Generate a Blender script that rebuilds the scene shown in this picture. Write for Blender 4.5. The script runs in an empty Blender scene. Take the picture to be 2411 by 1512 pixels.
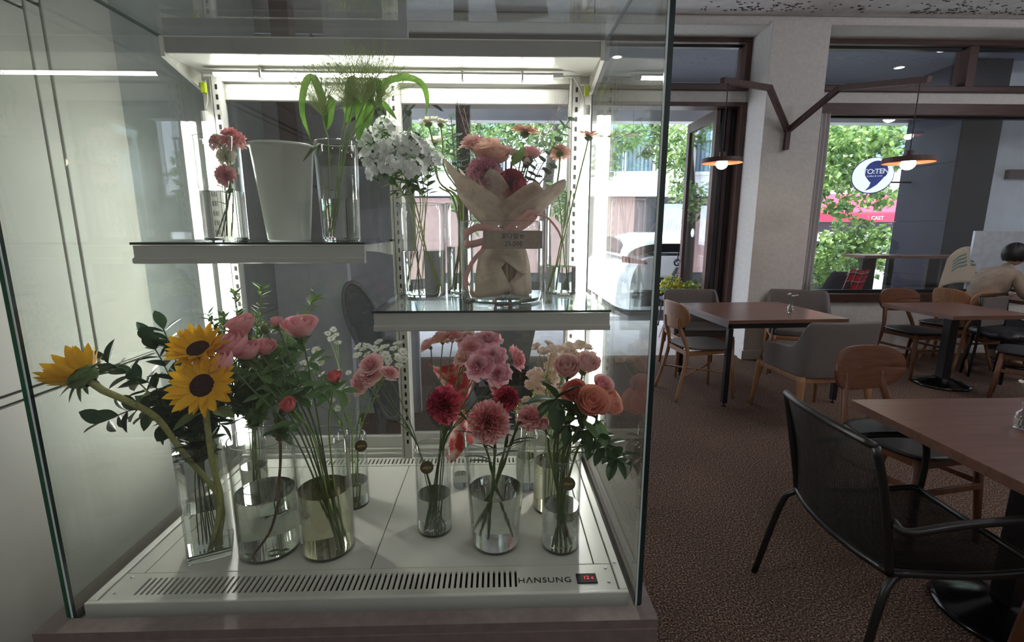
import bpy, bmesh, math, random
from math import pi, sin, cos, radians
from mathutils import Vector, Matrix, Quaternion
V = Vector
rnd = random.Random(7)
SC = bpy.context.scene
COL = SC.collection

# ---------------------------------------------------------------- camera
FPX, CAM_H = 1139.0, 1.45
PITCH, YAW = radians(10.787), radians(1.68)
cam = bpy.data.objects.new('camera', bpy.data.cameras.new('camera'))
COL.objects.link(cam)
cam.location = (0, 0, CAM_H)
cam.rotation_euler = (pi / 2 - PITCH, 0, -YAW)
cam.data.sensor_width = 36
cam.data.lens = 36 * FPX / 2411
cam.data.clip_start = .02
SC.camera = cam
CF = V((sin(YAW) * cos(PITCH), cos(YAW) * cos(PITCH), -sin(PITCH)))
CR = V((cos(YAW), -sin(YAW), 0))
CU = CR.cross(CF)
def _ray(x, y): return CF + CR * ((x - 1205.5) / FPX) - CU * ((y - 756) / FPX)
def at(x, y, depth):              # surveyed point: where a sight line meets the plane Y = depth
    d = _ray(x, y); return V((0, 0, CAM_H)) + d * (depth / d.y)
def on(x, y, z):                  # where a sight line meets the level z
    d = _ray(x, y); return V((0, 0, CAM_H)) + d * ((z - CAM_H) / d.z)

# ---------------------------------------------------------------- world, sun, exposure
w = bpy.data.worlds.new('overcast_sky'); SC.world = w; w.use_nodes = True
_n = w.node_tree.nodes; _n.clear()
_o = _n.new('ShaderNodeOutputWorld'); _b = _n.new('ShaderNodeBackground')
_b.inputs[0].default_value = (.78, .86, 1, 1); _b.inputs[1].default_value = 6.5
w.node_tree.links.new(_b.outputs[0], _o.inputs[0])
sun = bpy.data.objects.new('sun', bpy.data.lights.new('sun', 'SUN')); COL.objects.link(sun)
sun.data.energy = 9.0; sun.data.angle = radians(2); sun.data.color = (1, .96, .9)
sun.rotation_euler = (radians(38), 0, radians(-75))
def room_lamp(x, y, z, e, col=(.93, .93, 1), r=.09):      # added point lights without fixtures, out of view, that brighten the cafe
    l = bpy.data.objects.new('room_lamp', bpy.data.lights.new('room_lamp', 'POINT')); COL.objects.link(l)
    l.data.shadow_soft_size = r; l.data.energy = e; l.data.color = col; l.location = (x, y, z)
for _x, _y, _e in ((-.5, -1.6, 16), (2.4, -1.3, 30), (4.6, .6, 34), (4.3, 2.5, 19), (6.6, 3.0, 36)):
    room_lamp(_x, _y, 3.3, _e)
vs = SC.view_settings
vs.view_transform = 'Standard'; vs.look = 'None'; vs.gamma = 1; vs.use_curve_mapping = False
vs.exposure = 0.12
SC.cycles.use_denoising = True
SC.cycles.max_bounces = 14; SC.cycles.diffuse_bounces = 4; SC.cycles.glossy_bounces = 4
SC.cycles.transmission_bounces = 12; SC.cycles.transparent_max_bounces = 40
SC.cycles.sample_clamp_indirect = 4; SC.cycles.sample_clamp_direct = 0
SC.cycles.use_adaptive_sampling = True; SC.cycles.adaptive_threshold = .02

# ---------------------------------------------------------------- materials
MATS = {}
def srgb(r, g, b):
    f = lambda c: (c / 255 / 12.92) if c / 255 <= .04045 else ((c / 255 + .055) / 1.055) ** 2.4
    return (f(r), f(g), f(b), 1)
def _new(name):
    m = bpy.data.materials.new(name); m.use_nodes = True; MATS[name] = m
    nt = m.node_tree; nt.nodes.clear()
    return m, nt, nt.nodes.new('ShaderNodeOutputMaterial')
def _vary(nt, col, col2, scale, detail=3, coord='Object', stretch=None, lo=.35, hi=.65):
    tc = nt.nodes.new('ShaderNodeTexCoord'); src = tc.outputs[coord]
    if stretch:
        mp = nt.nodes.new('ShaderNodeMapping'); mp.inputs['Scale'].default_value = stretch
        nt.links.new(src, mp.inputs[0]); src = mp.outputs[0]
    nz = nt.nodes.new('ShaderNodeTexNoise'); nz.inputs['Scale'].default_value = scale; nz.inputs['Detail'].default_value = detail
    nt.links.new(src, nz.inputs[0])
    rp = nt.nodes.new('ShaderNodeValToRGB')
    rp.color_ramp.elements[0].position = lo; rp.color_ramp.elements[1].position = hi
    rp.color_ramp.elements[0].color = col; rp.color_ramp.elements[1].color = col2
    nt.links.new(nz.outputs[0], rp.inputs[0])
    return rp.outputs[0], nz.outputs[0]
def mat(name, col, rough=.5, metal=0, col2=None, scale=8, bump=0, bscale=None, stretch=None, trans=0, spec=.5, emit=None, es=0, coat=0, lo=.35, hi=.65, detail=3):
    if name in MATS: return MATS[name]
    m, nt, out = _new(name)
    p = nt.nodes.new('ShaderNodeBsdfPrincipled')
    p.inputs['Roughness'].default_value = rough; p.inputs['Metallic'].default_value = metal
    p.inputs['Specular IOR Level'].default_value = spec; p.inputs['Coat Weight'].default_value = coat
    p.inputs['Base Color'].default_value = col
    if col2 is None: col2 = tuple(min(1, c * 1.12) for c in col[:3]) + (1,)
    c, h = _vary(nt, col, col2, scale, detail, stretch=stretch, lo=lo, hi=hi)
    nt.links.new(c, p.inputs['Base Color'])
    if bump:
        b = nt.nodes.new('ShaderNodeBump'); b.inputs['Strength'].default_value = bump; b.inputs['Distance'].default_value = .01
        if bscale:
            _, h = _vary(nt, col, col2, bscale, 4, stretch=stretch)
        nt.links.new(h, b.inputs['Height']); nt.links.new(b.outputs[0], p.inputs['Normal'])
    if emit: p.inputs['Emission Color'].default_value = emit; p.inputs['Emission Strength'].default_value = es
    sh = p.outputs[0]
    if trans:
        t = nt.nodes.new('ShaderNodeBsdfTranslucent'); nt.links.new(c, t.inputs[0])
        mx = nt.nodes.new('ShaderNodeMixShader'); mx.inputs[0].default_value = trans
        nt.links.new(sh, mx.inputs[1]); nt.links.new(t.outputs[0], mx.inputs[2]); sh = mx.outputs[0]
    nt.links.new(sh, out.inputs[0])
    return m
def glow(name, col, s):
    m, nt, out = _new(name)
    e = nt.nodes.new('ShaderNodeEmission'); e.inputs[0].default_value = col; e.inputs[1].default_value = s
    nt.links.new(e.outputs[0], out.inputs[0]); return m
def pane(name, tint, base=.045, power=5.0, rough=0.0):
    """clear sheet glass: clear transmission plus mirror reflection growing towards grazing angles"""
    m, nt, out = _new(name)
    t = nt.nodes.new('ShaderNodeBsdfTransparent'); t.inputs[0].default_value = tint
    g = nt.nodes.new('ShaderNodeBsdfGlossy'); g.inputs['Roughness'].default_value = rough; g.inputs[0].default_value = (1, 1, 1, 1)
    l = nt.nodes.new('ShaderNodeLayerWeight'); l.inputs[0].default_value = .5
    pw = nt.nodes.new('ShaderNodeMath'); pw.operation = 'POWER'; pw.inputs[1].default_value = power
    ma = nt.nodes.new('ShaderNodeMath'); ma.operation = 'MULTIPLY_ADD'; ma.inputs[1].default_value = .95 - base; ma.inputs[2].default_value = base
    nt.links.new(l.outputs['Facing'], pw.inputs[0]); nt.links.new(pw.outputs[0], ma.inputs[0])
    mx = nt.nodes.new('ShaderNodeMixShader'); nt.links.new(ma.outputs[0], mx.inputs[0])
    nt.links.new(t.outputs[0], mx.inputs[1]); nt.links.new(g.outputs[0], mx.inputs[2]); nt.links.new(mx.outputs[0], out.inputs[0])
    return m
def solid_glass(name, col, ior):
    m, nt, out = _new(name)
    g = nt.nodes.new('ShaderNodeBsdfGlass'); g.inputs[0].default_value = col; g.inputs['IOR'].default_value = ior; g.inputs['Roughness'].default_value = 0
    nt.links.new(g.outputs[0], out.inputs[0]); return m
def wood(name, c1, c2, rough=.4, axis='x', scale=5, coat=0):
    st = {'x': (1, 9, 9), 'y': (9, 1, 9), 'z': (9, 9, 1)}[axis]
    return mat(name, c1, rough, col2=c2, scale=scale, stretch=st, bump=.06, detail=5, coat=coat, lo=.3, hi=.7)

# ---------------------------------------------------------------- mesh builder
def aslist(x): return list(x)
class MB:
    def __init__(s): s.v = []; s.f = []; s.mi = []; s.cur = 0
    def add(s, vs, fs):
        o = len(s.v); s.v += [tuple(p) for p in vs]
        for f in fs: s.f.append([i + o for i in f]); s.mi.append(s.cur)
        return s
    def box(s, x0, x1, y0, y1, z0, z1):
        vs = [(x, y, z) for z in (z0, z1) for y in (y0, y1) for x in (x0, x1)]
        return s.add(vs, [(0, 2, 3, 1), (4, 5, 7, 6), (0, 1, 5, 4), (2, 6, 7, 3), (0, 4, 6, 2), (1, 3, 7, 5)])
    def obox(s, mtx, sx, sy, sz):         # oriented box centred on mtx
        vs = [mtx @ V((x * sx / 2, y * sy / 2, z * sz / 2)) for z in (-1, 1) for y in (-1, 1) for x in (-1, 1)]
        return s.add(vs, [(0, 2, 3, 1), (4, 5, 7, 6), (0, 1, 5, 4), (2, 6, 7, 3), (0, 4, 6, 2), (1, 3, 7, 5)])
    def tube(s, path, r, n=6, cap=True, flat=1.0, up=None):
        path = [V(p) for p in path]; k = len(path)
        rs = r if isinstance(r, (list, tuple)) else [r] * k
        prev = None; vs = []
        for i, p in enumerate(path):
            t = (path[min(i + 1, k - 1)] - path[max(i - 1, 0)])
            t = t.normalized() if t.length > 1e-9 else V((0, 0, 1))
            if prev is None:
                a = V(up) if up else (V((0, 0, 1)) if abs(t.z) < .9 else V((1, 0, 0)))
                u = t.cross(a).normalized()
            else:
                u = prev - t * prev.dot(t)
                u = u.normalized() if u.length > 1e-9 else prev
            prev = u; v2 = t.cross(u)
            for j in range(n):
                a = 2 * pi * j / n
                vs.append(p + (u * cos(a) + v2 * sin(a) * flat) * rs[i])
        fs = [(i * n + j, i * n + (j + 1) % n, (i + 1) * n + (j + 1) % n, (i + 1) * n + j) for i in range(k - 1) for j in range(n)]
        if cap: fs += [tuple(range(n - 1, -1, -1)), tuple(range((k - 1) * n, k * n))]
        return s.add(vs, fs)
    def lathe(s, prof, n=24, c=(0, 0, 0), close=False, mtx=None):
        vs = []; c = V(c)
        for (r, z) in prof:
            for j in range(n):
                a = 2 * pi * j / n; p = V((r * cos(a), r * sin(a), z))
                vs.append((mtx @ p if mtx else p) + c)
        k = len(prof); m = k if close else k - 1
        fs = [(i * n + j, i * n + (j + 1) % n, ((i + 1) % k) * n + (j + 1) % n, ((i + 1) % k) * n + j) for i in range(m) for j in range(n)]
        return s.add(vs, fs)
    def disc(s, r, z, n=24, c=(0, 0, 0), flip=False, mtx=None):
        c = V(c); vs = []
        for j in range(n):
            a = 2 * pi * j / n; p = V((r * cos(a), r * sin(a), z)); vs.append((mtx @ p if mtx else p) + c)
        f = tuple(range(n)); return s.add(vs, [f[::-1] if flip else f])
    def sphere(s, c, rx, ry=None, rz=None, n=10, m=6, mtx=None):
        ry = ry or rx; rz = rz or rx; c = V(c); vs = []
        for i in range(1, m):
            t = pi * i / m
            for j in range(n):
                a = 2 * pi * j / n; p = V((rx * sin(t) * cos(a), ry * sin(t) * sin(a), -rz * cos(t))); vs.append((mtx @ p if mtx else p) + c)
        b, tp = V((0, 0, -rz)), V((0, 0, rz))
        vs += [(mtx @ b if mtx else b) + c, (mtx @ tp if mtx else tp) + c]
        fs = [(i * n + j, i * n + (j + 1) % n, (i + 1) * n + (j + 1) % n, (i + 1) * n + j) for i in range(m - 2) for j in range(n)]
        q = (m - 1) * n
        fs += [(q, (j + 1) % n, j) for j in range(n)] + [(q + 1, (m - 2) * n + j, (m - 2) * n + (j + 1) % n) for j in range(n)]
        return s.add(vs, fs)
    def prism(s, poly, axis, a, b):       # extrude a 2D polygon along an axis
        def mk(u, v2, t): return {'x': (t, u, v2), 'y': (u, t, v2), 'z': (u, v2, t)}[axis]
        n = len(poly); vs = [mk(u, v2, a) for u, v2 in poly] + [mk(u, v2, b) for u, v2 in poly]
        fs = [tuple(range(n))[::-1], tuple(range(n, 2 * n))] + [(i, (i + 1) % n, n + (i + 1) % n, n + i) for i in range(n)]
        return s.add(vs, fs)
    def grid(s, fn, nu, nv):
        vs = [fn(i / nu, j / nv) for i in range(nu + 1) for j in range(nv + 1)]
        fs = [(i * (nv + 1) + j, (i + 1) * (nv + 1) + j, (i + 1) * (nv + 1) + j + 1, i * (nv + 1) + j + 1) for i in range(nu) for j in range(nv)]
        return s.add(vs, fs)
    def data(s, name, mats, smooth=False, off=V((0, 0, 0)), fixn=False):
        me = bpy.data.meshes.new(name)
        vs = [(p[0] - off[0], p[1] - off[1], p[2] - off[2]) for p in s.v] if off.length else s.v
        me.from_pydata(vs, [], s.f)
        for m in (mats if isinstance(mats, (list, tuple)) else [mats]): me.materials.append(m)
        if any(s.mi): me.polygons.foreach_set('material_index', s.mi)
        if smooth: me.polygons.foreach_set('use_smooth', [True] * len(me.polygons))
        if fixn:
            bm = bmesh.new(); bm.from_mesh(me); bmesh.ops.recalc_face_normals(bm, faces=bm.faces); bm.to_mesh(me); bm.free()
        me.update(); return me
    def build(s, name, mats, parent=None, smooth=False, local=False, bevel=0, solid=0, sub=0, seg=2, fixn=True, off=None):
        o = V((0, 0, 0))
        if off is not None: o = V(off)
        elif parent is not None and not local: o = wloc(parent)
        ob = bpy.data.objects.new(name, s.data(name, mats, smooth, o, fixn))
        COL.objects.link(ob)
        if off is not None: ob.location = o - (wloc(parent) if parent is not None and not local else V((0, 0, 0)))
        if parent is not None: ob.parent = parent
        mods(ob, bevel, solid, sub, seg)
        return ob
def mods(ob, bevel=0, solid=0, sub=0, seg=2):
    if solid:
        m = ob.modifiers.new('solid', 'SOLIDIFY'); m.thickness = solid; m.offset = 0
    if bevel:
        m = ob.modifiers.new('bevel', 'BEVEL'); m.width = bevel; m.segments = seg; m.limit_method = 'ANGLE'; m.angle_limit = radians(40); m.harden_normals = False
    if sub:
        m = ob.modifiers.new('sub', 'SUBSURF'); m.levels = sub; m.render_levels = sub
def wloc(o):
    p = V((0, 0, 0))
    while o is not None: p = p + o.location; o = o.parent
    return p
def inst(name, me, mtx, parent, world=True):
    """a single piece (leaf, petal ...) sharing mesh data; mtx is a world matrix unless world is False"""
    ob = bpy.data.objects.new(name, me); COL.objects.link(ob)
    if parent is not None:
        ob.parent = parent
        if world: mtx = Matrix.Translation(-wloc(parent)) @ mtx
    ob.matrix_local = mtx
    return ob
def thing(name, label, cat, loc=(0, 0, 0), rz=0, group=None):
    o = bpy.data.objects.new(name, None); COL.objects.link(o); o.empty_display_size = .05
    o.location = loc; o.rotation_euler = (0, 0, rz); tag(o, label, cat, group); return o
def tag(o, label=None, cat=None, group=None, kind=None):
    if label: o['label'] = label
    if cat: o['category'] = cat
    if group: o['group'] = group
    if kind: o['kind'] = kind
    return o
def struct(o): o['kind'] = 'structure'; return o
def copy_tree(o, parent=None):
    c = o.copy(); COL.objects.link(c)
    if parent is not None: c.parent = parent
    for ch in list(o.children): copy_tree(ch, c)
    return c
def text(name, body, size, m, mtx, parent, extrude=.0004, spacing=1.0, shear=0, align='CENTER', bold=0):
    """lettering as a mesh of its own"""
    cu = bpy.data.curves.new(name, 'FONT'); cu.body = body; cu.size = size; cu.extrude = extrude; cu.align_x = align; cu.align_y = 'CENTER'
    cu.space_character = spacing; cu.shear = shear; cu.offset = bold; cu.materials.append(m); cu.resolution_u = 4
    tmp = bpy.data.objects.new('tmp', cu); COL.objects.link(tmp)
    dg = bpy.context.evaluated_depsgraph_get(); me = bpy.data.meshes.new_from_object(tmp.evaluated_get(dg)); me.name = name
    bpy.data.objects.remove(tmp)
    if not me.materials: me.materials.append(m)
    return inst(name, me, mtx, parent)
def bez(a, b, c, n=8):
    a, b, c = V(a), V(b), V(c)
    return [a * (1 - t) ** 2 + b * 2 * t * (1 - t) + c * t * t for t in (i / n for i in range(n + 1))]
def smooth_path(pts, n=5):
    """Catmull-Rom through the points"""
    P = [V(p) for p in pts]; P = [P[0] * 2 - P[1]] + P + [P[-1] * 2 - P[-2]]; out = []
    for i in range(1, len(P) - 2):
        for j in range(n):
            t = j / n; a, b, c, d = P[i - 1:i + 3]
            out.append(.5 * ((2 * b) + (c - a) * t + (2 * a - 5 * b + 4 * c - d) * t * t + (3 * b - a - 3 * c + d) * t ** 3))
    out.append(P[-2]); return out
def frame_z(p, zdir, roll=0, xdir=None):
    z = V(zdir).normalized(); a = V(xdir) if xdir is not None else (V((0, 0, 1)) if abs(z.z) < .95 else V((1, 0, 0)))
    x = a - z * a.dot(z); x = x.normalized() if x.length > 1e-6 else z.orthogonal().normalized(); y = z.cross(x)
    m = Matrix((x, y, z)).transposed().to_4x4(); m.translation = V(p)
    return m @ Matrix.Rotation(roll, 4, 'Z') if roll else m
# ================================================================ materials of the room
M_wall = mat('white_plaster', srgb(205, 202, 196), .8, scale=30, bump=.12, col2=srgb(214, 211, 205))
M_ceil = mat('raw_ceiling', srgb(222, 220, 218), .9, scale=9, bump=.4, bscale=40, col2=srgb(236, 234, 232))
M_fleck = mat('ceiling_scar', srgb(60, 58, 58), .95, col2=srgb(90, 88, 86), scale=60)
M_closet = mat('white_laminate', srgb(174, 172, 164), .45, scale=3, col2=srgb(179, 177, 170))
M_gap = mat('dark_gap', srgb(30, 30, 30), .8)
M_brown = wood('dark_brown_frame', srgb(62, 40, 34), srgb(78, 52, 44), .45, 'x', 6)
M_brownz = wood('dark_brown_post', srgb(66, 44, 38), srgb(84, 58, 50), .5, 'z', 6)
M_blackmetal = mat('black_metal', srgb(22, 22, 24), .4, scale=40)
M_winglass = pane('window_glass', (.93, .95, .96, 1), .06)
M_greywall = mat('grey_paint', srgb(206, 208, 213), .7, scale=14, col2=srgb(216, 218, 222))

def carpet():
    m, nt, out = _new('speckled_carpet')
    p = nt.nodes.new('ShaderNodeBsdfPrincipled'); p.inputs['Roughness'].default_value = .95; p.inputs['Specular IOR Level'].default_value = .15
    tc = nt.nodes.new('ShaderNodeTexCoord')
    nz = nt.nodes.new('ShaderNodeTexNoise'); nz.inputs['Scale'].default_value = 135; nz.inputs['Detail'].default_value = 3; nz.inputs['Roughness'].default_value = .7
    rp = nt.nodes.new('ShaderNodeValToRGB'); e = rp.color_ramp.elements
    e[0].position = .38; e[0].color = srgb(40, 29, 24); e[1].position = .7; e[1].color = srgb(216, 194, 164)
    k = e.new(.5); k.color = srgb(94, 74, 64); k = e.new(.58); k.color = srgb(136, 112, 98)
    bp = nt.nodes.new('ShaderNodeBump'); bp.inputs['Strength'].default_value = .8; bp.inputs['Distance'].default_value = .006
    for a, b in ((tc.outputs['Object'], nz.inputs[0]), (nz.outputs[0], rp.inputs[0]), (rp.outputs[0], p.inputs['Base Color']), (nz.outputs[0], bp.inputs['Height']), (bp.outputs[0], p.inputs['Normal']), (p.outputs[0], out.inputs[0])): nt.links.new(a, b)
    return m
M_carpet = carpet()
M_terrace = mat('terrace_concrete', srgb(176, 172, 172), .8, scale=5, bump=.1, col2=srgb(190, 186, 184))

# ================================================================ shell
WY = 5.65
struct(MB().box(-4, 9.5, -3.5, 5.42, -.1, 0).build('floor', M_carpet))
struct(MB().box(-4, 9.5, 5.42, 7.6, -.1, -.004).build('floor_terrace', M_terrace))
struct(MB().box(-4, 9.5, -3.5, 5.8, 3.56, 3.7).build('ceiling', M_ceil))
# scars where an old ceiling was torn off, along the beam
fl = MB(); rr = random.Random(3)
for i in range(520):
    band = rr.random()
    x = rr.uniform(2.0, 6.6)
    y = 5.18 - abs(rr.gauss(0, .1)) - (.0 if band < .7 else rr.uniform(0, .3))
    a = rr.uniform(-.5, .5); l = rr.uniform(.008, .04); wd = rr.uniform(.003, .010)
    if sin(x * 3.1) + sin(x * 7.3 + 1) < -.2 and rr.random() < .8: continue
    m = Matrix.Translation((x, y, 3.558)) @ Matrix.Rotation(a, 4, 'Z')
    fl.obox(m, l, wd, .006)
tag(fl.build('ceiling_scars', M_fleck), kind='stuff')
struct(MB().box(-4, 9.5, 5.26, 5.66, 3.47, 3.558).build('ceiling_beam', M_wall, bevel=.03))
struct(MB().box(-4, -3.9, -3.5, 5.8, 0, 3.56).build('wall_far_left', M_wall))
struct(MB().box(9.4, 9.5, -3.5, 5.8, 0, 3.56).build('wall_right', M_wall))
struct(MB().box(-4, 9.5, -3.6, -3.5, 0, 3.56).build('wall_rear', M_wall))
struct(MB().box(-4, -1.2, WY, 5.8, 0, 3.47).build('wall_back_left', M_wall))
struct(MB().box(-1.2, 9.5, WY, 5.8, 2.82, 2.945).build('wall_back_lintel', M_wall))
struct(MB().box(3.3, 9.5, WY, 5.8, 0, .6).build('wall_back', M_wall))
struct(MB().box(2.76, 3.36, 5.22, 5.8, 0, 3.5).build('wall_column', M_wall, bevel=.006))
struct(MB().box(2.74, 3.375, 5.205, 5.3, 0, .1).build('baseboard_column', M_wall, bevel=.004))
# brown timber trim of the shopfront
def trim(name, *b, m=M_brown): return struct(MB().box(*b).build(name, m, bevel=.004))
trim('trim_1', 3.36, 9.5, 5.58, 5.8, .6, .69)
trim('trim_2', 3.36, 9.5, 5.60, 5.8, 2.70, 2.82)
trim('trim_3', 3.36, 9.5, 5.60, 5.8, 2.945, 3.0)
trim('trim_4', 3.36, 9.5, 5.60, 5.8, 3.42, 3.47)
trim('trim_5', -1.2, 2.76, 5.60, 5.8, 2.775, 2.82)
trim('trim_6', -1.2, 2.76, 5.60, 5.8, 2.945, 3.0)
trim('trim_7', -1.2, 2.76, 5.60, 5.8, 3.42, 3.47)
trim('trim_8', 2.70, 2.762, 5.60, 5.8, 0, 2.78, m=M_brownz)
trim('trim_9', 2.70, 2.762, 5.60, 5.8, 2.99, 3.43, m=M_brownz)
trim('trim_10', -.45, -.30, 5.62, 5.8, 0, 2.78, m=M_brownz)
trim('trim_11', -1.24, -1.15, 5.60, 5.8, 0, 3.43, m=M_brownz)
trim('trim_12', 5.20, 5.30, 5.62, 5.8, 2.99, 3.43, m=M_brownz)
trim('trim_13', 3.36, 3.42, 5.62, 5.8, .69, 3.43, m=M_brownz)
def window(name, x0, x1, z0, z1, black=True):
    g = struct(MB().box(x0, x1, 5.715, 5.725, z0, z1).build(name, M_winglass))
    if black:
        f = MB()
        for b in ((x0, x1, 5.69, 5.75, z0, z0 + .035), (x0, x1, 5.69, 5.75, z1 - .02, z1)): f.box(*b)
        f.build('window_bead', M_blackmetal, g)
    return g
window('window_1', 3.42, 9.4, .69, 2.70)
window('window_2', 3.42, 5.20, 3.0, 3.42)
window('window_3', 5.30, 9.4, 3.0, 3.42)
window('window_4', -1.15, 2.70, 3.0, 3.42)
# folded door leaves, stacked outwards at the right jamb
M_doorframe = wood('door_stile_timber', srgb(58, 38, 34), srgb(70, 48, 43), .4, 'z', 6)
M_doorblack = mat('door_edge_black', srgb(24, 20, 22), .5, scale=30)
def leaf(i, x, m, y0=5.72, y1=6.58):
    g = struct(MB().box(x - .004, x + .004, y0 + .07, y1 - .07, .1, 2.68).build('door_%d' % i, M_winglass))
    for (a, b, c, d) in ((y0, y0 + .08, .01, 2.775), (y1 - .08, y1, .01, 2.775)): MB().box(x - .022, x + .022, a, b, c, d).build('stile', m, g)
    for c, d in ((.01, .14), (2.66, 2.775)): MB().box(x - .021, x + .021, y0 + .08, y1 - .08, c, d).build('rail', m, g)
    return g
d1 = leaf(1, 2.50, M_doorframe)
hb = MB().tube([(2.475, 6.53, 1.02), (2.44, 6.53, 1.02), (2.44, 6.53, 1.14)], .008).build('door_handle', M_blackmetal, d1)
MB().lathe([(0, 0), (.055, 0), (.055, .002), (0, .002)], 20, mtx=Matrix.Translation((2.494, 6.22, 1.40)) @ Matrix.Rotation(-pi / 2, 4, 'Y')).build('sticker', mat('white_sticker', srgb(235, 238, 240), .6), d1)
leaf(2, 2.565, M_doorblack); leaf(3, 2.62, M_doorframe); leaf(4, 2.672, M_doorblack)

# ---------------------------------------------------------------- white closet on the left and the wall beyond it
cl = struct(MB().box(-1.3, -1.172, -3.5, 1.615, 0, 3.56).build('wall_left', M_gap))
def panel(y0, y1, z0, z1, x=-1.15): return MB().box(-1.172, x, y0, y1, z0, z1).build('panel', M_closet, cl, bevel=.003)
panel(-3.5, .2, 1.068, 1.975); panel(.206, 1.332, 1.068, 1.975)
panel(1.338, 1.378, 1.068, 2.0); panel(-3.5, 1.332, 1.981, 2.0)
panel(1.386, 1.62, 1.05, 3.56); panel(-3.5, 1.38, 2.008, 3.56)
panel(-3.5, 1.38, 1.044, 1.062, -1.152); panel(-3.5, 1.62, .08, 1.038)
panel(1.386, 1.62, 1.044, 1.048)
struct(MB().box(-1.4, -1.18, 1.62, 2.62, 0, 3.56).build('wall_left_recess', mat('recess_paint', srgb(138, 142, 140), .7, scale=14)))
struct(MB().box(-1.4, -1.18, 2.62, 3.75, 0, 1.36).build('wall_left_low', M_greywall))
# ================================================================ glass flower refrigerator
M_white = mat('white_enamel', srgb(214, 213, 204), .32, scale=4, col2=srgb(218, 217, 209))
M_rail_al = mat('satin_grey_rail', srgb(184, 182, 176), .42, scale=6, col2=srgb(190, 188, 183))
M_whitesatin = mat('white_aluminium', srgb(208, 206, 198), .4, scale=6, col2=srgb(214, 212, 205))
M_deck = mat('white_deck_panel', srgb(198, 196, 186), .34, scale=5, col2=srgb(204, 202, 193))
M_base = mat('case_plinth_laminate', srgb(118, 106, 101), .6, scale=50, col2=srgb(128, 116, 111))
M_slot = mat('slot_dark', srgb(12, 12, 14), .8)
M_pane = pane('case_glass', (.955, .975, .962, 1), .042)
M_paneclear = pane('case_back_glass', (.93, .94, .95, 1), .05)
M_edge = mat('green_glass_edge', srgb(14, 92, 60), .12, scale=4, col2=srgb(8, 70, 46), spec=.8)
M_edge2 = mat('dark_green_glass_edge', srgb(16, 40, 42), .1, scale=4, col2=srgb(20, 52, 50), spec=.8)
M_bright = mat('polished_glass_arris', srgb(210, 225, 222), .1, spec=1)
M_screw = mat('steel_screw', srgb(190, 190, 190), .3, 1)
M_led = glow('led_tube_light', (1, .985, .95, 1), 56)
M_ledtop = glow('led_strip_light', (1, .985, .94, 1), 54)
M_ledcap = mat('clear_tube_cap', srgb(220, 220, 215), .2)
M_cable = mat('white_cable', srgb(200, 200, 190), .5)
M_lime = mat('lime_plug', srgb(190, 210, 40), .5)
M_ink = mat('black_ink', srgb(20, 20, 20), .6)

XL, XR, YF, YB = -.895, .296, .91, 1.64
ZB, ZD, ZT = .65, .664, 1.955
case = thing('flower_refrigerator', 'big white glass-fronted flower display refrigerator with lit tubes, standing on a grey-white plinth', 'refrigerator', ((XL + XR) / 2, (YF + YB) / 2, 0))
P = lambda mb, n, m, par=case, **k: mb.build(n, m, par, **k)
# plinth (open box: front, sides, top lip round the pane)
P(MB().box(XL - .045, XR + .035, YF - .045, YB + .03, 0, ZB - .02), 'plinth', M_base, bevel=.004)
lip = MB()
for b in ((XL - .045, XR + .035, YF - .045, YF - .006, ZB - .02, ZB), (XL - .045, XL - .006, YF - .006, YB + .03, ZB - .02, ZB), (XR + .008, XR + .035, YF - .006, YB + .03, ZB - .02, ZB)): lip.box(*b)
P(lip, 'plinth_lip', M_base)
# deck tray with sloped lip, floor panels with open joints, grilles
P(MB().box(XL + .013, XR - .013, YF + .02, YB - .002, ZB - .02, ZD - .03), 'deck_tray', M_slot)
rim = MB(); rimz = ZD + .004
for b in ((XL + .012, XR - .012, YF + .012, YF + .022, ZB - .02, rimz), (XL + .012, XL + .03, YF + .022, YB, ZB - .02, rimz), (XR - .03, XR - .012, YF + .022, YB, ZB - .02, rimz)): rim.box(*b)
P(rim, 'deck_rim', M_white, bevel=.002)
gy0, gy1 = YF + .024, YF + .108                    # front grille strip
def slotted(y0, y1, x0, x1, s0, s1, n, ins, name):
    """strip with n real slots between x = s0 and s1"""
    mb = MB(); z0, z1 = ZD - .005, ZD
    mb.box(x0, x1, y0, y0 + ins, z0, z1); mb.box(x0, x1, y1 - ins, y1, z0, z1)
    mb.box(x0, s0, y0 + ins, y1 - ins, z0, z1); mb.box(s1, x1, y0 + ins, y1 - ins, z0, z1)
    g = P(mb, name, M_deck); step = (s1 - s0) / n
    me = MB().box(-step * .29, step * .29, y0 + ins, y1 - ins, z0, z1).data('slat', M_deck)
    for i in range(n): inst('slat', me, Matrix.Translation((s0 + (i + .71) * step, 0, 0)), g)
    return g
slotted(gy0, gy1, XL + .032, XR - .032, -.80, .047, 68, .016, 'front_grille')
slotted(1.525, 1.585, XL + .032, XR - .032, -.62, .26, 66, .012, 'back_grille')
for (x0, x1) in ((XL + .072, -.304), (-.302, XR - .072)):
    P(MB().box(x0, x1, gy1 + .002, 1.523, ZD - .02, ZD), 'floor_panel', M_deck, bevel=.0015)
for (x0, x1) in ((XL + .032, XL + .07), (XR - .07, XR - .032)):
    P(MB().box(x0, x1, gy1 + .002, 1.523, ZD - .006, ZD), 'side_strip', M_deck, bevel=.001)
for x, y in ((XL + .052, gy0 + .022), (XL + .052, gy1 - .012), (XR - .048, gy0 + .024), (XR - .046, gy1 - .014), (XR - .022, gy1 + .0), (XR - .05, 1.5)):
    P(MB().sphere((x, y, ZD + (.004 if x > XR - .03 else 0)), .004, .004, .0022, 10, 6), 'screw', M_screw, smooth=True)
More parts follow.
